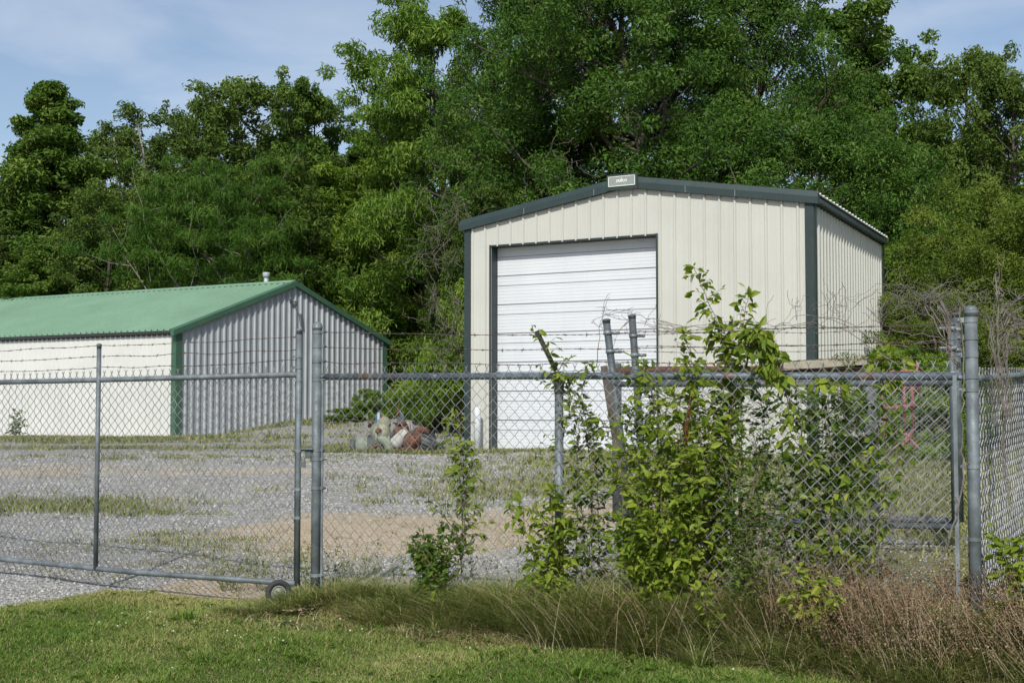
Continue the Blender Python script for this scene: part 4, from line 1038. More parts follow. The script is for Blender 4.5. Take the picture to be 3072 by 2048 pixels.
def curve_pts(p, d, L, n, r, wander=.25, up=.1):
    pts = [np.array(p, float)]; d = unit(d); st = L / n
    for _ in range(n):
        d = unit(d + wander * r.normal(size=3) * .5 + np.array([0, 0, up * .3])); pts.append(pts[-1] + d * st)
    return np.array(pts), d

def tree_mesh(H, R, base, prof, seed, nl=26, leaf=.16, aspect=.62, per=240, cr=.75, droop=.2, trunk_r=.2, up=.25, sub=5, lean=(0, 0), open_=0., flat_=.75, shell=.55, start=.35, extra=0):
    """returns (trunk MB, crown MB), built round the origin. prof(f)->relative radius at crown fraction f"""
    r = np.random.default_rng(seed); tb = MB(); cb = MB(); C = []; RR = []
    nt = 9; hh = np.linspace(0, 1, nt); w_ = np.cumsum(r.normal(size=(nt, 2)) * .012 * H, 0); w_ -= w_[0]
    tp = np.stack([w_[:, 0] + lean[0] * hh * H, w_[:, 1] + lean[1] * hh * H, hh * H * .93], -1)
    tb.tube(tp, trunk_r * (1 - .85 * hh) + .01, 8)
    for k in range(nl):
        f = (k + .5) / nl; z = base + (H * .97 - base) * f ** .9
        p0 = np.array([np.interp(z / (H * .93), hh, tp[:, q]) for q in range(3)]); p0[2] = min(z, tp[-1, 2]); 
        a = k * 2.39996 + .5 * r.normal(); L = max(.25, R * prof(f) * (.8 + .35 * r.random()))
        rise = up + .5 * f
        d = np.array([cos(a), sin(a), rise])
        pts, de = curve_pts(p0 - np.array([0, 0, rise * L * .35]) if base > 1 else p0, d, L * 1.05, 6, r, .3, .1)
        lr = max(.012, trunk_r * .32 * (1 - .6 * f))
        tb.tube(pts, lr * np.linspace(1, .3, len(pts)), 5, False)
        for j in range(sub):
            t = start + (1 - start) * (j + r.random()) / sub; q = np.array([np.interp(t * 6, np.arange(7), pts[:, m]) for m in range(3)])
            d2 = unit(de + 1.1 * r.normal(size=3) + np.array([0, 0, .25])); L2 = L * .34 * (.5 + r.random())
            p2, _ = curve_pts(q, d2, L2, 3, r, .4, .1)
            tb.tube(p2, lr * .35 * np.linspace(1, .3, 4), 4, False)
            if r.random() > open_: C.append(p2[-1]); RR.append(cr * (1.15 - .55 * f) * (.5 + .7 * r.random()))
            if r.random() > .45 + open_ * .5: C.append(p2[1] + r.normal(size=3) * .15); RR.append(cr * (1.1 - .5 * f) * (.45 + .5 * r.random()))
        C.append(pts[-1]); RR.append(cr * (1.1 - .5 * f) * (.55 + .45 * r.random()))
    C.append(tp[-1]); RR.append(cr * .45)
    for _ in range(extra):
        f = r.random(); a = r.random() * 6.28; z = base + (H - base) * f; rr_ = R * prof(f) * (.3 + .6 * r.random())
        C.append(np.array([lean[0] * z + cos(a) * rr_, lean[1] * z + sin(a) * rr_, z])); RR.append(cr * (.7 + .6 * r.random()))
    leaf_cloud(cb, np.array(C), np.array(RR), per, leaf, aspect, r, droop, flat_, shell)
    return tb, cb

p_con = lambda f: (1 - f) ** .85 * .98 + .01
p_ovl = lambda f: max(.18, sin(pi * (f * .82 + .14)) ** .8)
p_rnd = lambda f: max(.2, sin(pi * (f * .72 + .22)) ** .7)
p_col = lambda f: .75 + .25 * sin(f * 7) if f < .8 else max(.15, 1.0 - (f - .8) * 4)
p_bush = lambda f: max(.25, (1 - f * f) ** .5)

PROTO = {}
def proto(key, lf, bark='bark', **kw):
    tb, cb = tree_mesh(**kw)
    PROTO[key] = (tb.mesh('trunk', M[bark], True), cb.mesh('crown', M[lf]), kw['H'], kw['R'])
proto('gum', 'lf_gum', H=17, R=3.9, base=1.0, prof=p_con, seed=3, nl=84, sub=5, per=170, leaf=.18, cr=.68, trunk_r=.22, up=.05)
proto('spire', 'lf_gum', H=15, R=2.6, base=1.0, prof=p_col, seed=14, nl=38, per=200, leaf=.17, cr=.68, trunk_r=.18, up=.35)
proto('olive', 'lf_olive', H=15, R=3.7, base=1.5, prof=p_rnd, seed=5, nl=42, per=180, leaf=.16, cr=.78, trunk_r=.2, up=.3, open_=.12)
proto('thin', 'lf_olive', 'barkl', H=14, R=1.9, base=3, prof=p_col, seed=6, nl=26, per=90, leaf=.13, cr=.6, trunk_r=.12, up=.7, open_=.35)
proto('ash', 'lf_ash', H=15, R=4.3, base=3.5, prof=p_rnd, seed=8, nl=34, per=210, leaf=.20, aspect=.36, cr=.75, droop=.8, trunk_r=.24, up=.35, open_=.10)
proto('bright', 'lf_bright', H=8.5, R=3.2, base=.8, prof=p_rnd, seed=9, nl=28, per=230, leaf=.17, aspect=.42, cr=.75, droop=.5, trunk_r=.12, up=.2)
proto('oak', 'lf_oak', H=18, R=6.0, base=3.6, prof=p_rnd, seed=12, nl=60, sub=7, extra=110, per=210, leaf=.14, aspect=.6, cr=.82, droop=.15, trunk_r=.42, up=.22, open_=.06)
proto('roundoak', 'lf_oak', H=10, R=4.0, base=.8, prof=p_bush, seed=13, nl=34, sub=6, per=240, leaf=.12, aspect=.55, cr=.75, trunk_r=.2, up=.1)
proto('mimosa', 'lf_mimosa', 'barkl', H=6.3, R=4.6, base=1.6, prof=lambda f: 1.0 - .6 * f, seed=17, nl=44, sub=8, start=.2, per=330, leaf=.16, aspect=.16, cr=.72, droop=.35, trunk_r=.14, up=.25, flat_=.42, shell=.1)
proto('dark', 'lf_dark', H=9, R=2.4, base=.3, prof=p_col, seed=19, nl=30, sub=5, per=200, leaf=.12, aspect=.6, cr=.62, trunk_r=.12, up=.1)
proto('yellow', 'lf_yellow', H=7, R=3.2, base=.3, prof=p_bush, seed=21, nl=30, sub=6, per=260, leaf=.10, aspect=.45, cr=.62, trunk_r=.1, up=.15)
proto('bush', 'lf_bright', H=2.6, R=1.5, base=.1, prof=p_bush, seed=23, nl=18, sub=4, per=150, leaf=.11, aspect=.5, cr=.36, trunk_r=.04, up=.15)

BACK = []
def plant_tree(key, px, top_py, Y, label, w=1.0, cat='tree', name=None, rot=None, zb=None, group=None):
    tm, cm, H, R = PROTO[key]
    x = (px - 1536) / F * Y; z0 = float(ter(x, Y)) if zb is None else zb
    h = P(px, top_py, Y)[2] - z0; s = h / H
    r = thing(name or key, label, cat, (x, Y, z0 - .05), group)
    r.rotation_euler = (0, 0, rng.random() * 6.28 if rot is None else rot); r.scale = (s * w, s * w, s)
    for nm, me in (('trunk', tm), ('crown', cm)):
        o = bpy.data.objects.new(nm, me); col.objects.link(o); o.parent = r
    return r
G = 'woodland trees behind the yard'
for px_, py_, yy_, ky_, lb_ in ((300, 400, 74, 'olive', 'back-row tree filling the sky between the sweetgum and the thin trees'), (1010, 395, 76, 'gum', 'back-row tree below the sky gap beside the second spire'), (1150, 380, 75, 'olive', 'back-row tree hiding behind the left edge of the ash'),
        (560, 420, 75, 'gum', 'back-row tree seen through the broad olive tree'), (820, 400, 75, 'olive', 'back-row tree behind the narrow spire'), (20, 560, 72, 'gum', 'back-row tree at the left frame edge'),
        (2840, 380, 66, 'gum', 'back-row tree between the stepped row and the tall olive tree'), (2990, 330, 68, 'gum', 'back-row tree behind the right edge trees'), (1480, 330, 66, 'gum', 'back-row tree seen between the ash and the oak')):
    BACK.append((ky_, px_, py_, yy_, lb_))
plant_tree('gum', 195, 200, 62, 'tall dark cone-shaped sweetgum standing alone against the sky at the far left', 1.25, name='sweetgum_tree', group=G, rot=.4)
plant_tree('olive', -60, 520, 60, 'low rounded tree cut by the left edge below the tall sweetgum', 1.0, name='broadleaf_tree', group=G)
plant_tree('thin', 395, 330, 66, 'thin grey-green tree with sparse feathery top right of the sweetgum', 1.0, name='slender_tree', group=G)
plant_tree('thin', 468, 280, 64, 'sparse pale-branched tree just left of the broad olive tree', 1.05, name='slender_tree', group=G, rot=2.0)
plant_tree('olive', 690, 232, 64, 'broad olive-green tree with an open many-lobed top in the middle of the left woods', 1.05, name='broadleaf_tree', group=G, rot=1.0)
plant_tree('olive', 590, 330, 67, 'olive-green tree leaning behind the left side of the broad olive tree', .8, name='broadleaf_tree', group=G, rot=4.0)
plant_tree('spire', 872, 235, 61, 'narrow dark green spire right of the broad olive tree', .75, name='spire_tree', group=G, rot=.7)
plant_tree('spire', 955, 282, 63, 'second, lower dark green spire beside the open sky gap', .85, name='spire_tree', group=G, rot=2.9)
plant_tree('gum', 1080, 405, 66, 'low dark maple crown under the sky gap left of the drooping ash', 1.1, name='broadleaf_tree', group=G, rot=1.9)
plant_tree('olive', 330, 555, 56, 'round green tree filling the gap at the foot of the sweetgum', 1.05, name='broadleaf_tree', group=G, rot=3.3)
plant_tree('gum', 100, 700, 54, 'dark green understorey tree over the left end of the shed roof', 1.5, name='broadleaf_tree', group=G, rot=5.0)
plant_tree('olive', 800, 480, 57, 'mid green tree behind the feathery mimosa', 1.1, name='broadleaf_tree', group=G, rot=5.5)
plant_tree('mimosa', 720, 570, 55, 'feathery dark green mimosa with flat layered boughs behind the shed roof', .72, name='mimosa_tree', group=G, rot=.3)
plant_tree('mimosa', 470, 690, 59, 'lower feathery mimosa spreading over the middle of the shed roof', .85, name='mimosa_tree', group=G, rot=2.2)
plant_tree('bright', 1075, 525, 62, 'bright green drooping tree behind the peak of the shed', 1.1, name='broadleaf_tree', group=G, rot=1.1)
plant_tree('bright', 930, 740, 59, 'bright leafy sapling rising just behind the shed gable', 1.05, name='young_tree', group=G, rot=4.1)
plant_tree('bright', 1290, 640, 58, 'bright green tree in the gap between the shed and the garage', .9, name='young_tree', group=G, rot=0.3)
plant_tree('ash', 1365, 25, 57, 'tall light green ash with drooping leaves and bare limbs left of the oak', 1.0, name='ash_tree', group=G, rot=1.3)
plant_tree('ash', 1225, 300, 61, 'smaller light green ash leaning out over the left side', .85, name='ash_tree', group=G, rot=3.9)
plant_tree('dark', 1450, 560, 43, 'dark vine-hung tree against the left corner of the garage', .8, name='vine_covered_tree', group=G, rot=.9)
plant_tree('dark', 1345, 700, 47, 'dark tangled thicket tree under the ash', .8, name='vine_covered_tree', group=G, rot=2.9)
plant_tree('oak', 1900, -150, 46, 'huge dark green oak towering over the garage roof, its top out of frame', 1.0, name='oak_tree', group=G, rot=.5)
plant_tree('oak', 2270, -40, 50, 'second big dark oak joined to the right side of the huge one', .85, name='oak_tree', group=G, rot=3.5)
plant_tree('oak', 1620, -40, 51, 'dark oak crown above the left half of the garage roof', .8, name='oak_tree', group=G, rot=2.0)
plant_tree('dark', 1720, 420, 49, 'dark understorey tree just above the garage ridge', 1.5, name='vine_covered_tree', group=G, rot=4.4)
plant_tree('spire', 2545, -5, 62, 'tall light-tipped tree rising right of the oak against the sky', 1.05, name='spire_tree', group=G, rot=1.0)
plant_tree('spire', 2655, 110, 62, 'light-tipped tree, second step down from the oak toward the right', .9, name='spire_tree', group=G, rot=2.1)
plant_tree('spire', 2735, 205, 61, 'light-tipped tree, lowest of the stepped row right of the oak', .9, name='spire_tree', group=G, rot=5.0)
plant_tree('roundoak', 2420, 400, 40, 'rounded mid-green oak behind the right end of the garage roof', 1.05, name='oak_tree', group=G, rot=.2)
plant_tree('roundoak', 2700, 480, 42, 'rounded green oak with a broad crown right of the garage', .95, name='oak_tree', group=G, rot=2.5)
plant_tree('olive', 2905, 150, 52, 'tall brownish-olive tree near the right edge', .85, name='broadleaf_tree', group=G, rot=.1)
plant_tree('olive', 3060, 190, 50, 'olive tree cut by the right edge of the frame', .8, name='broadleaf_tree', group=G, rot=2.6)
plant_tree('dark', 2960, 560, 44, 'dark hollow tree under the tall olive tree on the right', 1.6, name='vine_covered_tree', group=G, rot=1.6)
plant_tree('bright', 2760, 730, 36, 'bright green bushy tree right of the garage side wall', .9, name='young_tree', group=G, rot=5.2)
plant_tree('yellow', 2960, 600, 34, 'yellow-green tangled tree at the right edge behind the fence corner', 1.0, name='scrub_tree', group=G, rot=.5)
plant_tree('yellow', 3120, 640, 31, 'yellow-green scrub tree running out of the right edge', 1.1, name='scrub_tree', group=G, rot=3.1)
plant_tree('yellow', 2790, 900, 29, 'low yellow-green scrub behind the bare vine tangle', 1.3, name='scrub_tree', group=G, rot=1.9)
plant_tree('roundoak', 2560, 700, 38, 'dark green rounded shrub touching the far corner of the garage', .7, name='oak_tree', group=G, rot=4.7)
for ky_, px_, py_, yy_, lb_ in BACK: plant_tree(ky_, px_, py_, yy_, lb_, 1.15, name='background_tree', group=G)
GB_ = 'leafy bushes round the buildings'
plant_tree('bush', 1110, 1175, 46.5, 'large-leaved bush against the right end of the shed gable', 1.3, 'bush', 'leafy_bush', group=GB_)
plant_tree('bush', 1030, 1225, 45.5, 'low leafy bush along the foot of the shed gable', 3.0, 'bush', 'leafy_bush', group=GB_)
plant_tree('bush', 1245, 1120, 44, 'bush at the right of the shed corner in shade', .7, 'bush', 'leafy_bush', group=GB_)
plant_tree('bush', 1310, 1080, 42, 'bush filling the passage between the two buildings', .8, 'bush', 'leafy_bush', group=GB_)
plant_tree('bush', 1375, 1050, 40, 'bush touching the left wall of the garage', .9, 'bush', 'leafy_bush', group=GB_)
plant_tree('bush', 1380, 905, 41.5, 'taller shrub with pale leaves left of the garage wall', .5, 'bush', 'leafy_bush', group=GB_)
plant_tree('bush', 2700, 1080, 25, 'yellow-leaved bush behind the red implement', 1.0, 'bush', 'leafy_bush', group=GB_)
plant_tree('bush', 2850, 1120, 22, 'bush seen through the wire at the right end of the yard', .9, 'bush', 'leafy_bush', group=GB_)
# far woodland mass closing the view between the trunks
r_ = np.random.default_rng(77); n = 900
cx = r_.uniform(-62, 62, n); cy = 72 + 6 * r_.random(n); cz = .5 + 9.5 * r_.random(n) ** .9 + 1.2 * np.sin(cx * .31)
mb = MB(); leaf_cloud(mb, np.stack([cx, cy, cz], -1), 1.35 * (.6 + .6 * r_.random(n)), 150, .30, .6, r_)
tag(mb.build('far_woodland', M['lf_dark']), 'far dense dark woodland closing the view behind the trees', 'woodland', kind='stuff')
# dense low undergrowth along the wood edge
n = 420
cx = r_.uniform(-34, 34, n); cy = 54 + 3 * r_.random(n) - .0 * cx; cz = .4 + 3.4 * r_.random(n)
mb = MB(); leaf_cloud(mb, np.stack([cx, cy, cz], -1), .95 * (.6 + .6 * r_.random(n)), 150, .18, .55, r_)
n = 200; cx = r_.uniform(5.5, 22, n); cy = 33 + 4 * r_.random(n); cz = .2 + 2.6 * r_.random(n)
leaf_cloud(mb, np.stack([cx, cy, cz], -1), .7 * (.6 + .6 * r_.random(n)), 150, .12, .5, r_)
tag(mb.build('undergrowth', M['lf_olive']), 'dense low undergrowth along the foot of the wood', 'undergrowth', kind='stuff')

# hanging dead vines between the buildings
def vines(n, px0, px1, py0, py1, Y, L, r, seed, mb, down=1.0):
    rg = np.random.default_rng(seed)
    for _ in range(n):
        p = P(rg.uniform(px0, px1), rg.uniform(py0, py1), Y + rg.normal() * .4)
        d = np.array([rg.normal(), rg.normal() * .3, -down * 1.5 + rg.normal() * .6]); pts, _ = curve_pts(p, d, L * (.4 + rg.random()), 9, rg, .9, -.2)
        mb.tube(pts, r * np.linspace(1, .4, 10), 4, False)
mb = MB(); vines(60, 1260, 1400, 560, 900, 40.5, 1.6, .010, 4, mb); vines(70, 1290, 1400, 850, 1080, 39, 1.1, .009, 5, mb)
tag(mb.build('hanging_vines', M['wood']), 'grey dead vines hanging between the ash and the garage corner', 'vines', kind='stuff')
mb = MB(); vines(14, 1500, 1780, 380, 560, 42, 1.3, .010, 6, mb)
tag(mb.build('hanging_vines', M['wood']), 'bare twisted vines hanging in the oak above the garage roof', 'vines', kind='stuff')

# ================================================================== NEAR PLANTS
LF = [(0, 0, 0), (.26, .23, .05), (.62, .21, .04), (1, 0, -.14), (.62, -.21, .04), (.26, -.23, .05), (.3, 0, -.02), (.66, 0, -.05)]
LFF = [(0, 6, 1), (6, 7, 2, 1), (7, 3, 2), (0, 5, 6), (6, 5, 4, 7), (7, 4, 3)]
def add_leaves(mb, q, d, ll, r, droop=.5, tint0=0., asp=1.0, face=.5):
    n = len(q); ax = unit(d + .5 * r.normal(size=(n, 3)) + np.array([0, 0, -droop]))
    nrm = unit(np.array([0, -face, .8]) + .55 * r.normal(size=(n, 3))); nrm = unit(nrm - ax * np.sum(nrm * ax, 1, keepdims=True))
    wd = np.cross(nrm, ax); L = ll * (.35 + .95 * r.random(n) ** 1.3)
    Mx = np.stack([ax * L[:, None], wd * (L * asp * .95)[:, None], nrm * (L * (.6 + 1.2 * r.random(n)))[:, None]], -1)
    mb.inst(LF, LFF, Mx, q, np.clip(tint0 + .8 * r.random(n) * .9, 0, 1))
def resample(pts, step):
    s = np.concatenate([[0], np.cumsum(np.linalg.norm(np.diff(pts, axis=0), axis=1))]); n = max(2, int(s[-1] / step)); t = np.linspace(0, s[-1], n)
    return np.stack([np.interp(t, s, pts[:, k]) for k in range(3)], -1)
def smooth(pts):
    pts = np.asarray(pts, float)
    for _ in range(2):
        q = np.empty((2 * len(pts), 3)); q[0::2] = pts; q[1::2] = pts
        a = pts[:-1] * .75 + pts[1:] * .25; b = pts[:-1] * .25 + pts[1:] * .75
        pts = np.concatenate([[pts[0]], np.stack([a, b], 1).reshape(-1, 3), [pts[-1]]])
    return pts
def near_plant(name, label, stems, leaf=.06, tw=.16, tn=7, seed=0, mat='lf_near', r0=.0045, step=.05, droop=.5, cat='plant', lstart=.15, tint0=0., spread=1.0, group=None, asp=1.0):
    """stems: lists of (px, py, dy) relative to fence distance; py None = ground"""
    rg = np.random.default_rng(seed); sm = MB(); lm = MB(); root = None; step = step * .56
    for st in stems:
        pts = []
        for px, py, dy in st:
            Y = float(fy(px)) + dy
            if py is None: x = (px - 1536) / F * Y; pts.append(np.array([x, Y, float(ter(x, Y)) - .02]))
            else: pts.append(P(px, py, Y))
        if root is None: root = thing(name, label, cat, pts[0], group)
        pts = smooth(pts); pts = resample(pts, .03); pts[1:-1] += .003 * rg.normal(size=(len(pts) - 2, 3))
        Ls = len(pts) * .03
        sm.tube(pts, r0 * np.linspace(1, .35, len(pts)), 6)
        m = max(2, int(Ls / step)); ts = lstart + (1 - lstart) * (np.arange(m) + rg.random(m)) / m
        for t in ts:
            i_ = t * (len(pts) - 1); q = np.array([np.interp(i_, np.arange(len(pts)), pts[:, k]) for k in range(3)])
            tg = unit(pts[min(len(pts) - 1, int(i_) + 1)] - pts[max(0, int(i_) - 1)])
            d = unit(rg.normal(size=3) * np.array([1.0, .75, .6]) * spread + tg * .6 + ZU * .15)
            L2 = tw * (.35 + .9 * rg.random()) * (1.15 - .6 * t)
            tp, _ = curve_pts(q, d, L2, 4, rg, .35, -.05)
            sm.tube(tp, r0 * .3 * np.linspace(1, .5, 5), 4, False)
            k = max(2, int(tn * L2 / tw + .5)); u = (np.arange(k) + .7) / k
            lq = np.stack([np.interp(u * 4, np.arange(5), tp[:, c]) for c in range(3)], -1)
            side = np.cross(d, ZU); side = unit(side) if np.linalg.norm(side) > .1 else v3(1, 0, 0)
            add_leaves(lm, lq, d[None] * .7 + side[None] * (((np.arange(k) % 2) * 2 - 1) * .9)[:, None], leaf, rg, droop, tint0, asp)
        add_leaves(lm, pts[-1][None] + .004 * rg.normal(size=(3, 3)), np.repeat(tg[None], 3, 0), leaf, rg, droop * .5, tint0, asp)
    sm.build('stems', M['stem'], root, True); lm.build('foliage', M[mat], root)
    return root
GS = 'young saplings growing along the fence'
near_plant('sapling', 'slender upright sapling growing between the gate post and the leaning barb arm', [[(1385, None, .12), (1388, 1500, .12), (1392, 1380, .1), (1372, 1235, .1)], [(1388, 1480, .1), (1370, 1400, .1), (1340, 1262, .15)], [(1385, 1700, .1), (1392, 1600, .1), (1400, 1500, .08), (1378, 1330, .08)], [(1385, 1560, .1), (1400, 1450, .05), (1420, 1370, .1)], [(1385, 1620, .1), (1340, 1560, .1), (1310, 1530, .1)]], .060, .14, 6, 1, step=.042, group=GS)
near_plant('sapling', 'low bushy green clump left of the slender sapling', [[(1300, None, -.05), (1290, 1650, -.05), (1260, 1600, -.05)], [(1305, None, -.05), (1330, 1680, -.05), (1350, 1610, 0)], [(1300, None, -.05), (1300, 1690, -.1), (1240, 1625, -.1)], [(1310, None, .0), (1300, 1660, .0), (1320, 1600, .0)], [(1290, None, .05), (1270, 1680, .0), (1240, 1640, .0)]], .052, .13, 8, 2, 'lf_neard', step=.022, group=GS)
near_plant('sapling', 'bright large-leaved bush in front of the line post', [[(1660, None, -.1), (1660, 1660, -.1), (1640, 1560, -.1), (1560, 1500, -.1)], [(1665, None, -.1), (1672, 1640, -.1), (1690, 1560, -.1), (1700, 1500, -.05)], [(1655, None, -.1), (1620, 1680, -.15), (1590, 1720, -.2)], [(1660, None, -.1), (1600, 1620, -.1), (1530, 1520, -.1)], [(1668, None, -.1), (1660, 1560, -.05), (1655, 1490, 0.)], [(1668, None, -.1), (1700, 1650, -.05), (1690, 1560, -.05), (1665, 1470, -.1)]], .066, .13, 6, 3, step=.036, group=GS)
near_plant('vine', 'leafy vine climbing over the leaning barb arm and the line post top', [[(1650, 1500, .14), (1690, 1300, .1), (1720, 1180, .05), (1668, 1105, 0), (1630, 1030, -.05), (1600, 995, -.05)], [(1725, None, .2), (1735, 1300, .15), (1740, 1200, .1), (1760, 1120, .05)], [(1700, 1180, .05), (1660, 1130, .0), (1700, 1070, 0), (1715, 1072, 0)], [(1770, None, .2), (1780, 1400, .15), (1760, 1250, .1), (1720, 1170, .05), (1670, 1120, .0)], [(1700, 1150, 0), (1740, 1110, -.02), (1775, 1105, -.05)]], .055, .13, 5, 4, step=.055, cat='vine', group='leafy vines on the fence')
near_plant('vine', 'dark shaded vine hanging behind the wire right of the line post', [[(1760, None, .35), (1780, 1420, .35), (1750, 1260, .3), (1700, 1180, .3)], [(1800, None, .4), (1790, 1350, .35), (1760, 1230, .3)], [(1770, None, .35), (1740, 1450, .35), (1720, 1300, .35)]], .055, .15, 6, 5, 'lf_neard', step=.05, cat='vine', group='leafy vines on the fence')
near_plant('shrub', 'tall leafy shrub pushing up through the barbed wire in front of the cream wall', [
    [(2120, None, .1), (2140, 1350, .1), (2180, 1100, .08), (2160, 980, .05), (2120, 900, .05), (2080, 800, .0)],
    [(2130, None, .1), (2180, 1300, .1), (2220, 1080, .1), (2230, 960, .1), (2245, 890, .1)],
    [(2150, None, .15), (2200, 1250, .15), (2200, 1050, .1), (2140, 1000, .08)],
    [(2120, None, .15), (2100, 1250, .1), (2080, 1080, .08), (2050, 1000, .05)],
    [(2150, None, .15), (2170, 1180, .12), (2180, 1040, .1), (2190, 960, .1)]], .066, .15, 7, 6, step=.042, group='shrubs in the fence')
near_plant('vine', 'drooping plume of large yellow-green leaves hanging over the top rail', [[(2240, 1100, .05), (2250, 980, .02), (2290, 1000, -.03), (2330, 1080, -.06), (2345, 1130, -.07)], [(2250, 1010, .02), (2275, 1060, -.03), (2300, 1120, -.05), (2330, 1140, -.06)], [(2240, 1100, .05), (2270, 970, .02), (2310, 1040, -.05)]], .075, .08, 5, 7, step=.026, droop=1.1, cat='vine', group='leafy vines on the fence')
near_plant('shrub', 'dense yellow-green bush covering the wire below the two leaning uprights', [
    [(1960, None, -.05), (1950, 1550, -.08), (1930, 1420, -.1), (1890, 1350, -.1)], [(1970, None, -.05), (1990, 1500, -.1), (1960, 1380, -.12), (1940, 1300, -.1)],
    [(2010, None, -.05), (2050, 1450, -.1), (2040, 1300, -.1), (2020, 1180, -.08)], [(2000, None, -.05), (2010, 1500, -.1), (2090, 1400, -.1), (2110, 1280, -.1)],
    [(1950, None, -.1), (1900, 1560, -.12), (1860, 1560, -.15)], [(1960, None, -.08), (1920, 1500, -.12), (1870, 1440, -.14), (1850, 1400, -.1)],
    [(1990, None, -.08), (1960, 1600, -.1), (1900, 1620, -.12)], [(2060, None, -.08), (2080, 1560, -.1), (2060, 1480, -.1)], [(1990, None, -.05), (1990, 1350, -.05), (1960, 1180, -.03), (1930, 1110, -.03), (1910, 1090, -.03)],
    [(2030, None, -.05), (2060, 1280, -.05), (2090, 1150, -.04), (2060, 1090, -.03)], [(1940, None, -.08), (1900, 1640, -.1), (1840, 1600, -.1)], [(1960, None, -.05), (1900, 1420, -.05), (1850, 1300, -.03), (1800, 1260, 0)], [(2040, None, -.05), (2110, 1450, -.05), (2160, 1350, -.05), (2200, 1250, -.03)]], .062, .18, 7, 8, step=.034, group='shrubs in the fence')
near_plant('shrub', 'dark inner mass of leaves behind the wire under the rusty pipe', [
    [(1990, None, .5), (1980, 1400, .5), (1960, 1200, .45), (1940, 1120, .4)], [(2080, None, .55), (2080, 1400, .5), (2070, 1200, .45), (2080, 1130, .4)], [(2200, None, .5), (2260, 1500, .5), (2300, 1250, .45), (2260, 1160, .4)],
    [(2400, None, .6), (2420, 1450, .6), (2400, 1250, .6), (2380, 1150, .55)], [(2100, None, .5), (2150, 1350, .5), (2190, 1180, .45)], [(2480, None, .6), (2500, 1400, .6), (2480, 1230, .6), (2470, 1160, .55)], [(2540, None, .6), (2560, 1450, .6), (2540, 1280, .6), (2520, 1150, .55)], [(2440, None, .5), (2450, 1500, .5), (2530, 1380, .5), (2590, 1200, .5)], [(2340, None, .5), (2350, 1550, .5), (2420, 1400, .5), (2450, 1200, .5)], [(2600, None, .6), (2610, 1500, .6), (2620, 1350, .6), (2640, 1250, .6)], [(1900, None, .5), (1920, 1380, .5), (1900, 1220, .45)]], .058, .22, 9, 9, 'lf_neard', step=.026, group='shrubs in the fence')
near_plant('vine', 'trailing vine with dangling leaves on the right half of the fence', [
    [(2330, 1140, .05), (2370, 1190, -.05), (2360, 1300, .0), (2440, 1380, .0)], [(2470, 1090, .1), (2480, 1150, -.03), (2530, 1180, -.03)], [(2520, None, .12), (2560, 1500, .1), (2600, 1400, .1), (2640, 1320, .08), (2680, 1240, .05)],
    [(2560, None, .15), (2640, 1480, .12), (2700, 1380, .1), (2690, 1290, .08)], [(2400, None, .15), (2430, 1500, .1), (2400, 1400, .1)], [(2480, None, .1), (2490, 1560, .0), (2500, 1480, .0), (2560, 1400, .05)]], .064, .12, 5, 10, step=.05, droop=.8, cat='vine', group='leafy vines on the fence')
near_plant('vine', 'yellow-leaved vine hanging from the rusty pipe near its right end', [[(2640, 1180, 1.2), (2650, 1040, 1.2), (2660, 1090, 1.1), (2665, 1150, 1.1)], [(2650, 1060, 1.2), (2680, 1080, 1.15), (2690, 1130, 1.15)], [(2660, 1200, 1.2), (2640, 1090, 1.2), (2650, 1055, 1.2)]], .085, .10, 5, 11, step=.035, cat='vine', group='leafy vines on the fence')
near_plant('shrub', 'wispy dark-stemmed shrub with tiny leaves in front of the cream wall reflection', [
    [(2230, None, -.12), (2240, 1500, -.12), (2280, 1400, -.1), (2260, 1300, -.1)], [(2240, None, -.12), (2290, 1560, -.12), (2330, 1480, -.1), (2340, 1380, -.1)], [(2235, None, -.12), (2200, 1500, -.12), (2180, 1420, -.12), (2150, 1330, -.1)],
    [(2230, None, -.12), (2210, 1400, -.1), (2230, 1300, -.1), (2220, 1220, -.1)], [(2240, None, -.12), (2260, 1450, -.1), (2310, 1350, -.1), (2310, 1300, -.1)], [(2240, None, -.12), (2330, 1620, -.15), (2400, 1500, -.1)]], .030, .13, 9, 12, 'lf_neard', step=.03, r0=.006, droop=.2, group='shrubs in the fence')
near_plant('seedling', 'bright yellow-green seedling low in front of the weeds, right of centre', [[(2430, None, -.35), (2430, 1740, -.35), (2370, 1710, -.37)], [(2430, None, -.35), (2450, 1730, -.36), (2500, 1735, -.37)], [(2430, None, -.35), (2410, 1770, -.38), (2360, 1790, -.4)], [(2430, None, -.35), (2470, 1790, -.4), (2515, 1790, -.42)]], .058, .09, 5, 13, step=.03, tint0=.12, group='small seedlings in front of the fence')
near_plant('seedling', 'small upright seedling between the bushes and the tall lawn edge', [[(2130, None, -.42), (2120, 1830, -.43), (2095, 1760, -.43)], [(2130, None, -.42), (2140, 1850, -.44), (2150, 1860, -.45)]], .048, .07, 5, 14, step=.026, tint0=.12, group='small seedlings in front of the fence')
near_plant('shrub', 'green bush at the right edge beside the return fence', [[(3010, None, -.05), (3000, 1680, -.05), (2980, 1600, 0)], [(3040, None, -.1), (3050, 1700, -.05), (3060, 1610, -.1)], [(3060, None, -.1), (3090, 1700, -.1), (3110, 1590, -.1)], [(3020, None, -.05), (3030, 1720, -.1), (3010, 1660, -.1)]], .055, .12, 7, 15, step=.03, group='shrubs in the fence')
near_plant('seedling', 'tiny seedling at the foot of the low bushy clump', [[(1300, None, -.3), (1296, 1790, -.3)]], .04, .04, 4, 16, step=.02, group='small seedlings in front of the fence')
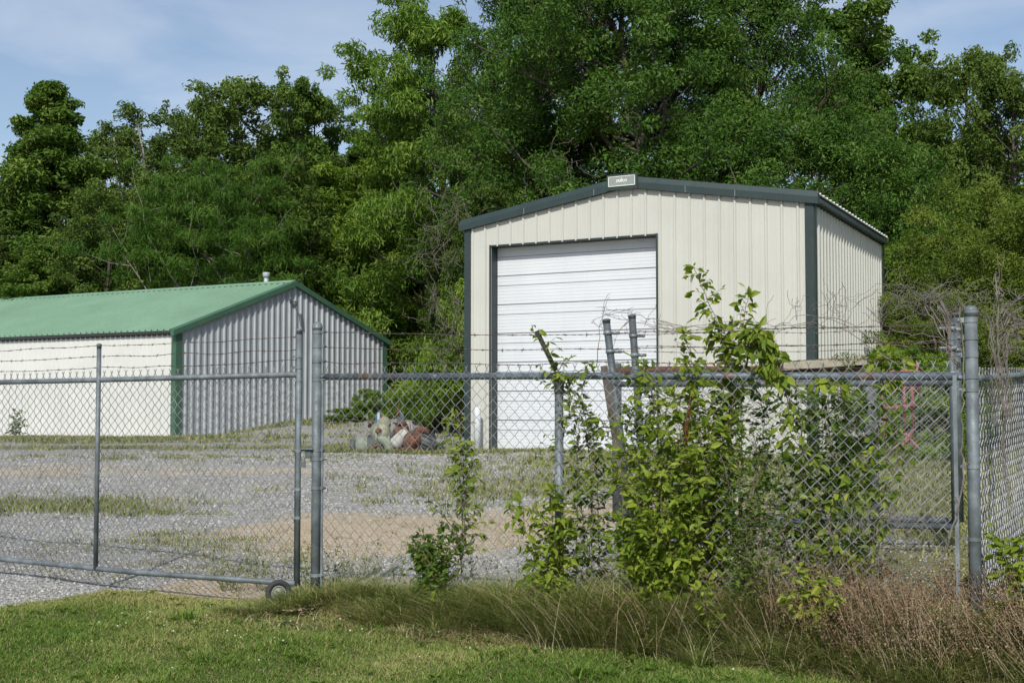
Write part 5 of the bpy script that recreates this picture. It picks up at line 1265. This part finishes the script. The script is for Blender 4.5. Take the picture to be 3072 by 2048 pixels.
near_plant('weed_plant', 'young weed growing against the white shed wall at the far left', [[(50, None, 32), (48, 1260, 32), (45, 1232, 32)], [(55, None, 32), (62, 1285, 32), (68, 1262, 32)], [(50, None, 32), (40, 1290, 32), (38, 1275, 32)]], .13, .32, 7, 17, 'lf_olive', step=.09, r0=.012)
# fern-like mimosa frond behind the barbed wire
rg = np.random.default_rng(5); root = thing('mimosa_seedling', 'ferny mimosa fronds showing above the rail before the ribbed side wall', 'plant', P(2545, 1130, 9.5)); lm = MB(); sm = MB()
for k in range(7):
    a = -1.2 + k * .4; b0 = P(2545, 1110, 9.5); t = np.linspace(0, 1, 10)
    pts = b0 + np.stack([np.sin(a) * .16 * t, .05 * rg.normal() * t, .13 * np.cos(a * .7) * np.sin(t * 2.2)], -1); sm.tube(pts, .0015, 4, False)
    q = np.repeat(resample(pts, .008), 2, 0); n = len(q); add_leaves(lm, q, np.tile(np.array([[0, 0, .6], [0, 0, -.8]]), (n // 2 + 1, 1))[:n], .028, rg, .1, asp=.4)
sm.build('stems', M['stem'], root); lm.build('foliage', M['lf_neard'], root)
# dead reddish stem in the bush
root = thing('dead_stem', 'rust-red dead leafy stem inside the dense bush', 'stem', P(2060, 1300, fy(2060))); mb = MB(); pts = smooth([P(2075, 1180, fy(2075) - .1), P(2060, 1240, fy(2060) - .12), P(2055, 1320, fy(2055) - .12), P(2060, 1400, fy(2060) - .1)]); mb.tube(pts, .003, 5, False); mb.build('stalk', M['rust'], root)
lm = MB(); q = resample(pts, .014); add_leaves(lm, np.repeat(q, 2, 0), np.repeat(np.array([[.4, 0, -.5]]), 2 * len(q), 0), .03, rg, .8); lm.build('foliage', M['lf_red'], root)

# bare vine tangles on and above the wire
def vine_run(mb, pts, r, rg, curls=6):
    p = resample(smooth(pts), .04); p[1:-1] += .005 * rg.normal(size=(len(p) - 2, 3)); mb.tube(p, r * np.linspace(1, .5, len(p)), 5, False)
    for _ in range(curls if curls < 9 else curls - 3):
        i_ = rg.integers(1, max(2, len(p) - 1)); i_ = min(i_, len(p) - 1); q, _e = curve_pts(p[i_], rg.normal(size=3) * np.array([1, .4, 1]) + ZU * .4, .05 + .14 * rg.random(), 6, rg, 1.0, 0); mb.tube(q, r * .45, 4, False)
def pf_(px, py, dy=0): return P(px, py, float(fy(px)) + dy)
rg = np.random.default_rng(31); mb = MB()
runs = [[(2860, 1060), (2800, 1010), (2700, 1050), (2560, 985), (2480, 950), (2400, 945), (2340, 975), (2250, 990)], [(2650, 1050), (2600, 1000), (2540, 965), (2490, 950), (2430, 960), (2380, 985), (2200, 1005)],
        [(2750, 1060), (2700, 1100), (2640, 1060), (2560, 1000), (2450, 965), (2350, 980), (2200, 960), (2050, 985), (1960, 965)], [(2100, 1010), (2000, 985), (1900, 965), (1860, 955), (1800, 945), (1775, 970)],
        [(2060, 985), (1980, 960), (1900, 940), (1850, 935), (1790, 922)], [(2860, 1040), (2780, 1000), (2680, 1000), (2620, 940), (2600, 925)], [(1905, 950), (1870, 975), (1850, 1000), (1840, 1040)], [(2530, 990), (2540, 890), (2524, 845)], [(1790, 1100), (1800, 1000), (1820, 890), (1828, 892)],
        [(2390, 960), (2386, 918)], [(2497, 950), (2500, 910)], [(2482, 950), (2482, 912)], [(2300, 985), (2180, 990), (2100, 975), (2000, 990), (1920, 960)]]
for R__ in runs: vine_run(mb, [pf_(a, b, .03 * rg.normal()) for a, b in R__], .0025, rg, 9)
tag(mb.build('bare_vine', M['twig']), 'bare grey vines twisted along the barbed wire from the leaning uprights to the corner', 'vine')
mb = MB()
for _ in range(46):
    c0 = (rg.uniform(2740, 2900), rg.uniform(880, 960)); a = rg.uniform(-.6, .6) + (pi if rg.random() < .6 else 0); L = rg.uniform(80, 230)
    p = [(c0[0] + cos(a) * L * t, c0[1] - 60 * sin(pi * t * .8) + sin(a) * L * .5 * t + 70 * t * t) for t in (0, .3, .6, 1)]
    vine_run(mb, [pf_(min(x_, 3000), y_, rg.uniform(.2, .9)) for x_, y_ in p], .0017, rg, 3)
for _ in range(8):
    x0 = rg.uniform(2740, 2830); vine_run(mb, [pf_(x0, 900 + 30 * rg.random(), .1), pf_(x0 + 30, 960, .1), pf_(2845, 1040, .06), pf_(2870 + 20 * rg.random(), 1120, .05)], .0035, rg, 2)
tag(mb.build('bramble_tangle', M['twig']), 'arching tangle of bare grey brambles above the right end of the fence', 'brambles')
mb = MB()
for k in range(16):
    x0 = rg.uniform(2985, 3040); pts = [pf_(x0 + rg.normal() * 10, 1230 + 60 * rg.random(), .12), pf_(x0 - 5 + rg.normal() * 12, 1120, .1), pf_(x0 - 20 + rg.normal() * 18, 1010, .12), pf_(x0 + rg.normal() * 35, 900 + rg.normal() * 40, .15)]
    vine_run(mb, pts, .0024, rg, 3)
vine_run(mb, [pf_(3000, 1120, .1), pf_(2992, 960, .1), pf_(2985, 820, .1)], .006, rg, 8)
for _ in range(12):
    y0 = rg.uniform(900, 1060); vine_run(mb, [pf_(2990 + 30 * rg.random(), y0 + 40, .1), pf_(3030, y0, .12), pf_(3090, y0 - 30 + 60 * rg.random(), .15)], .003, rg, 5)
for _ in range(3): vine_run(mb, [pf_(3010 + 20 * rg.random(), 1200, .06), pf_(3005, 1350, .05), pf_(3025 + 10 * rg.random(), 1520, .05)], .0035, rg, 3)
tag(mb.build('bramble_tangle', M['twig']), 'bare woody vine climbing the return fence right of the corner post', 'brambles')
mb = MB(); vine_run(mb, [pf_(2820, 1680, -.03), pf_(2868, 1560, -.03), pf_(2890, 1450, -.03), pf_(2885, 1250, -.03), pf_(2893, 1100, -.03), pf_(2886, 960, -.03), pf_(2880, 920, -.02)], .005, rg, 4)
tag(mb.build('bare_vine', M['twig']), 'single bare vine stem climbing beside the corner post', 'vine')
mb = MB()
for _ in range(70):
    x0 = rg.uniform(2250, 2800); y0 = rg.uniform(1560, 1800); a = rg.uniform(-.9, .9) - pi / 2
    vine_run(mb, [pf_(x0, y0, -.15), pf_(x0 + cos(a) * 40, y0 + sin(a) * 45, -.17), pf_(x0 + cos(a) * 80 + 20 * rg.normal(), y0 + sin(a) * 80 + 10, -.15)], .0022, rg, 2)
tag(mb.build('dead_twigs', M['twig']), 'dead grey twigs caught in the weeds at the foot of the fence', 'twigs', kind='stuff')

# ================================================================== SKY AND SUN
SAZ, SEL = radians(-100), radians(42)            # direction toward the sun (xy angle), elevation
sd = np.array([cos(SAZ) * cos(SEL), sin(SAZ) * cos(SEL), sin(SEL)])
sl_ = bpy.data.lights.new('sun', 'SUN'); sl_.energy = 4.3; sl_.angle = radians(.5); sl_.color = (1, .965, .885)
so_ = bpy.data.objects.new('sun', sl_); col.objects.link(so_)
from mathutils import Vector
so_.rotation_euler = Vector(sd).to_track_quat('Z', 'Y').to_euler()
w = bpy.data.worlds.new("World"); scene.world = w; w.use_nodes = True; nt = w.node_tree; nt.nodes.clear()
sky = nt.nodes.new('ShaderNodeTexSky'); sky.sky_type = 'NISHITA'; sky.sun_disc = False; sky.sun_elevation = SEL; sky.sun_rotation = atan2(sd[0], sd[1])
sky.air_density = 1.0; sky.dust_density = 1.0; sky.ozone_density = 1.5
tc = nt.nodes.new('ShaderNodeTexCoord'); mp = nt.nodes.new('ShaderNodeMapping'); mp.inputs['Scale'].default_value = (1.6, 1.0, 5.5); mp.inputs['Rotation'].default_value = (0, .35, 0)
nz = nt.nodes.new('ShaderNodeTexNoise'); nz.inputs['Scale'].default_value = 3.4; nz.inputs['Detail'].default_value = 7; nz.inputs['Roughness'].default_value = .52; nz.inputs['Distortion'].default_value = .5
cr_ = nt.nodes.new('ShaderNodeValToRGB'); cr_.color_ramp.elements[0].position = .40; cr_.color_ramp.elements[0].color = (0.10, .10, .10, 1); cr_.color_ramp.elements[1].position = .66; cr_.color_ramp.elements[1].color = (.48, .48, .48, 1)
mx = nt.nodes.new('ShaderNodeMix'); mx.data_type = 'RGBA'; mx.inputs[7].default_value = (5.6, 6.1, 7.0, 1)
bg = nt.nodes.new('ShaderNodeBackground'); bg.inputs['Strength'].default_value = .125; wo = nt.nodes.new('ShaderNodeOutputWorld')
L = nt.links.new; L(tc.outputs['Generated'], mp.inputs[0]); L(mp.outputs[0], nz.inputs['Vector']); L(nz.outputs['Fac'], cr_.inputs['Fac']); L(cr_.outputs['Color'], mx.inputs[0]); L(sky.outputs[0], mx.inputs[6]); L(mx.outputs[2], bg.inputs[0]); L(bg.outputs[0], wo.inputs[0])
scene.view_settings.view_transform = 'Standard'; scene.view_settings.look = 'None'; scene.view_settings.exposure = 0; scene.view_settings.gamma = 1
scene.render.engine = 'CYCLES'
cy = scene.cycles; cy.max_bounces = 6; cy.diffuse_bounces = 3; cy.glossy_bounces = 2; cy.transmission_bounces = 3; cy.transparent_max_bounces = 4
cy.use_denoising = True
try: cy.denoiser = 'OPENIMAGEDENOISE'
except Exception: pass
cy.use_adaptive_sampling = True; cy.adaptive_threshold = .02
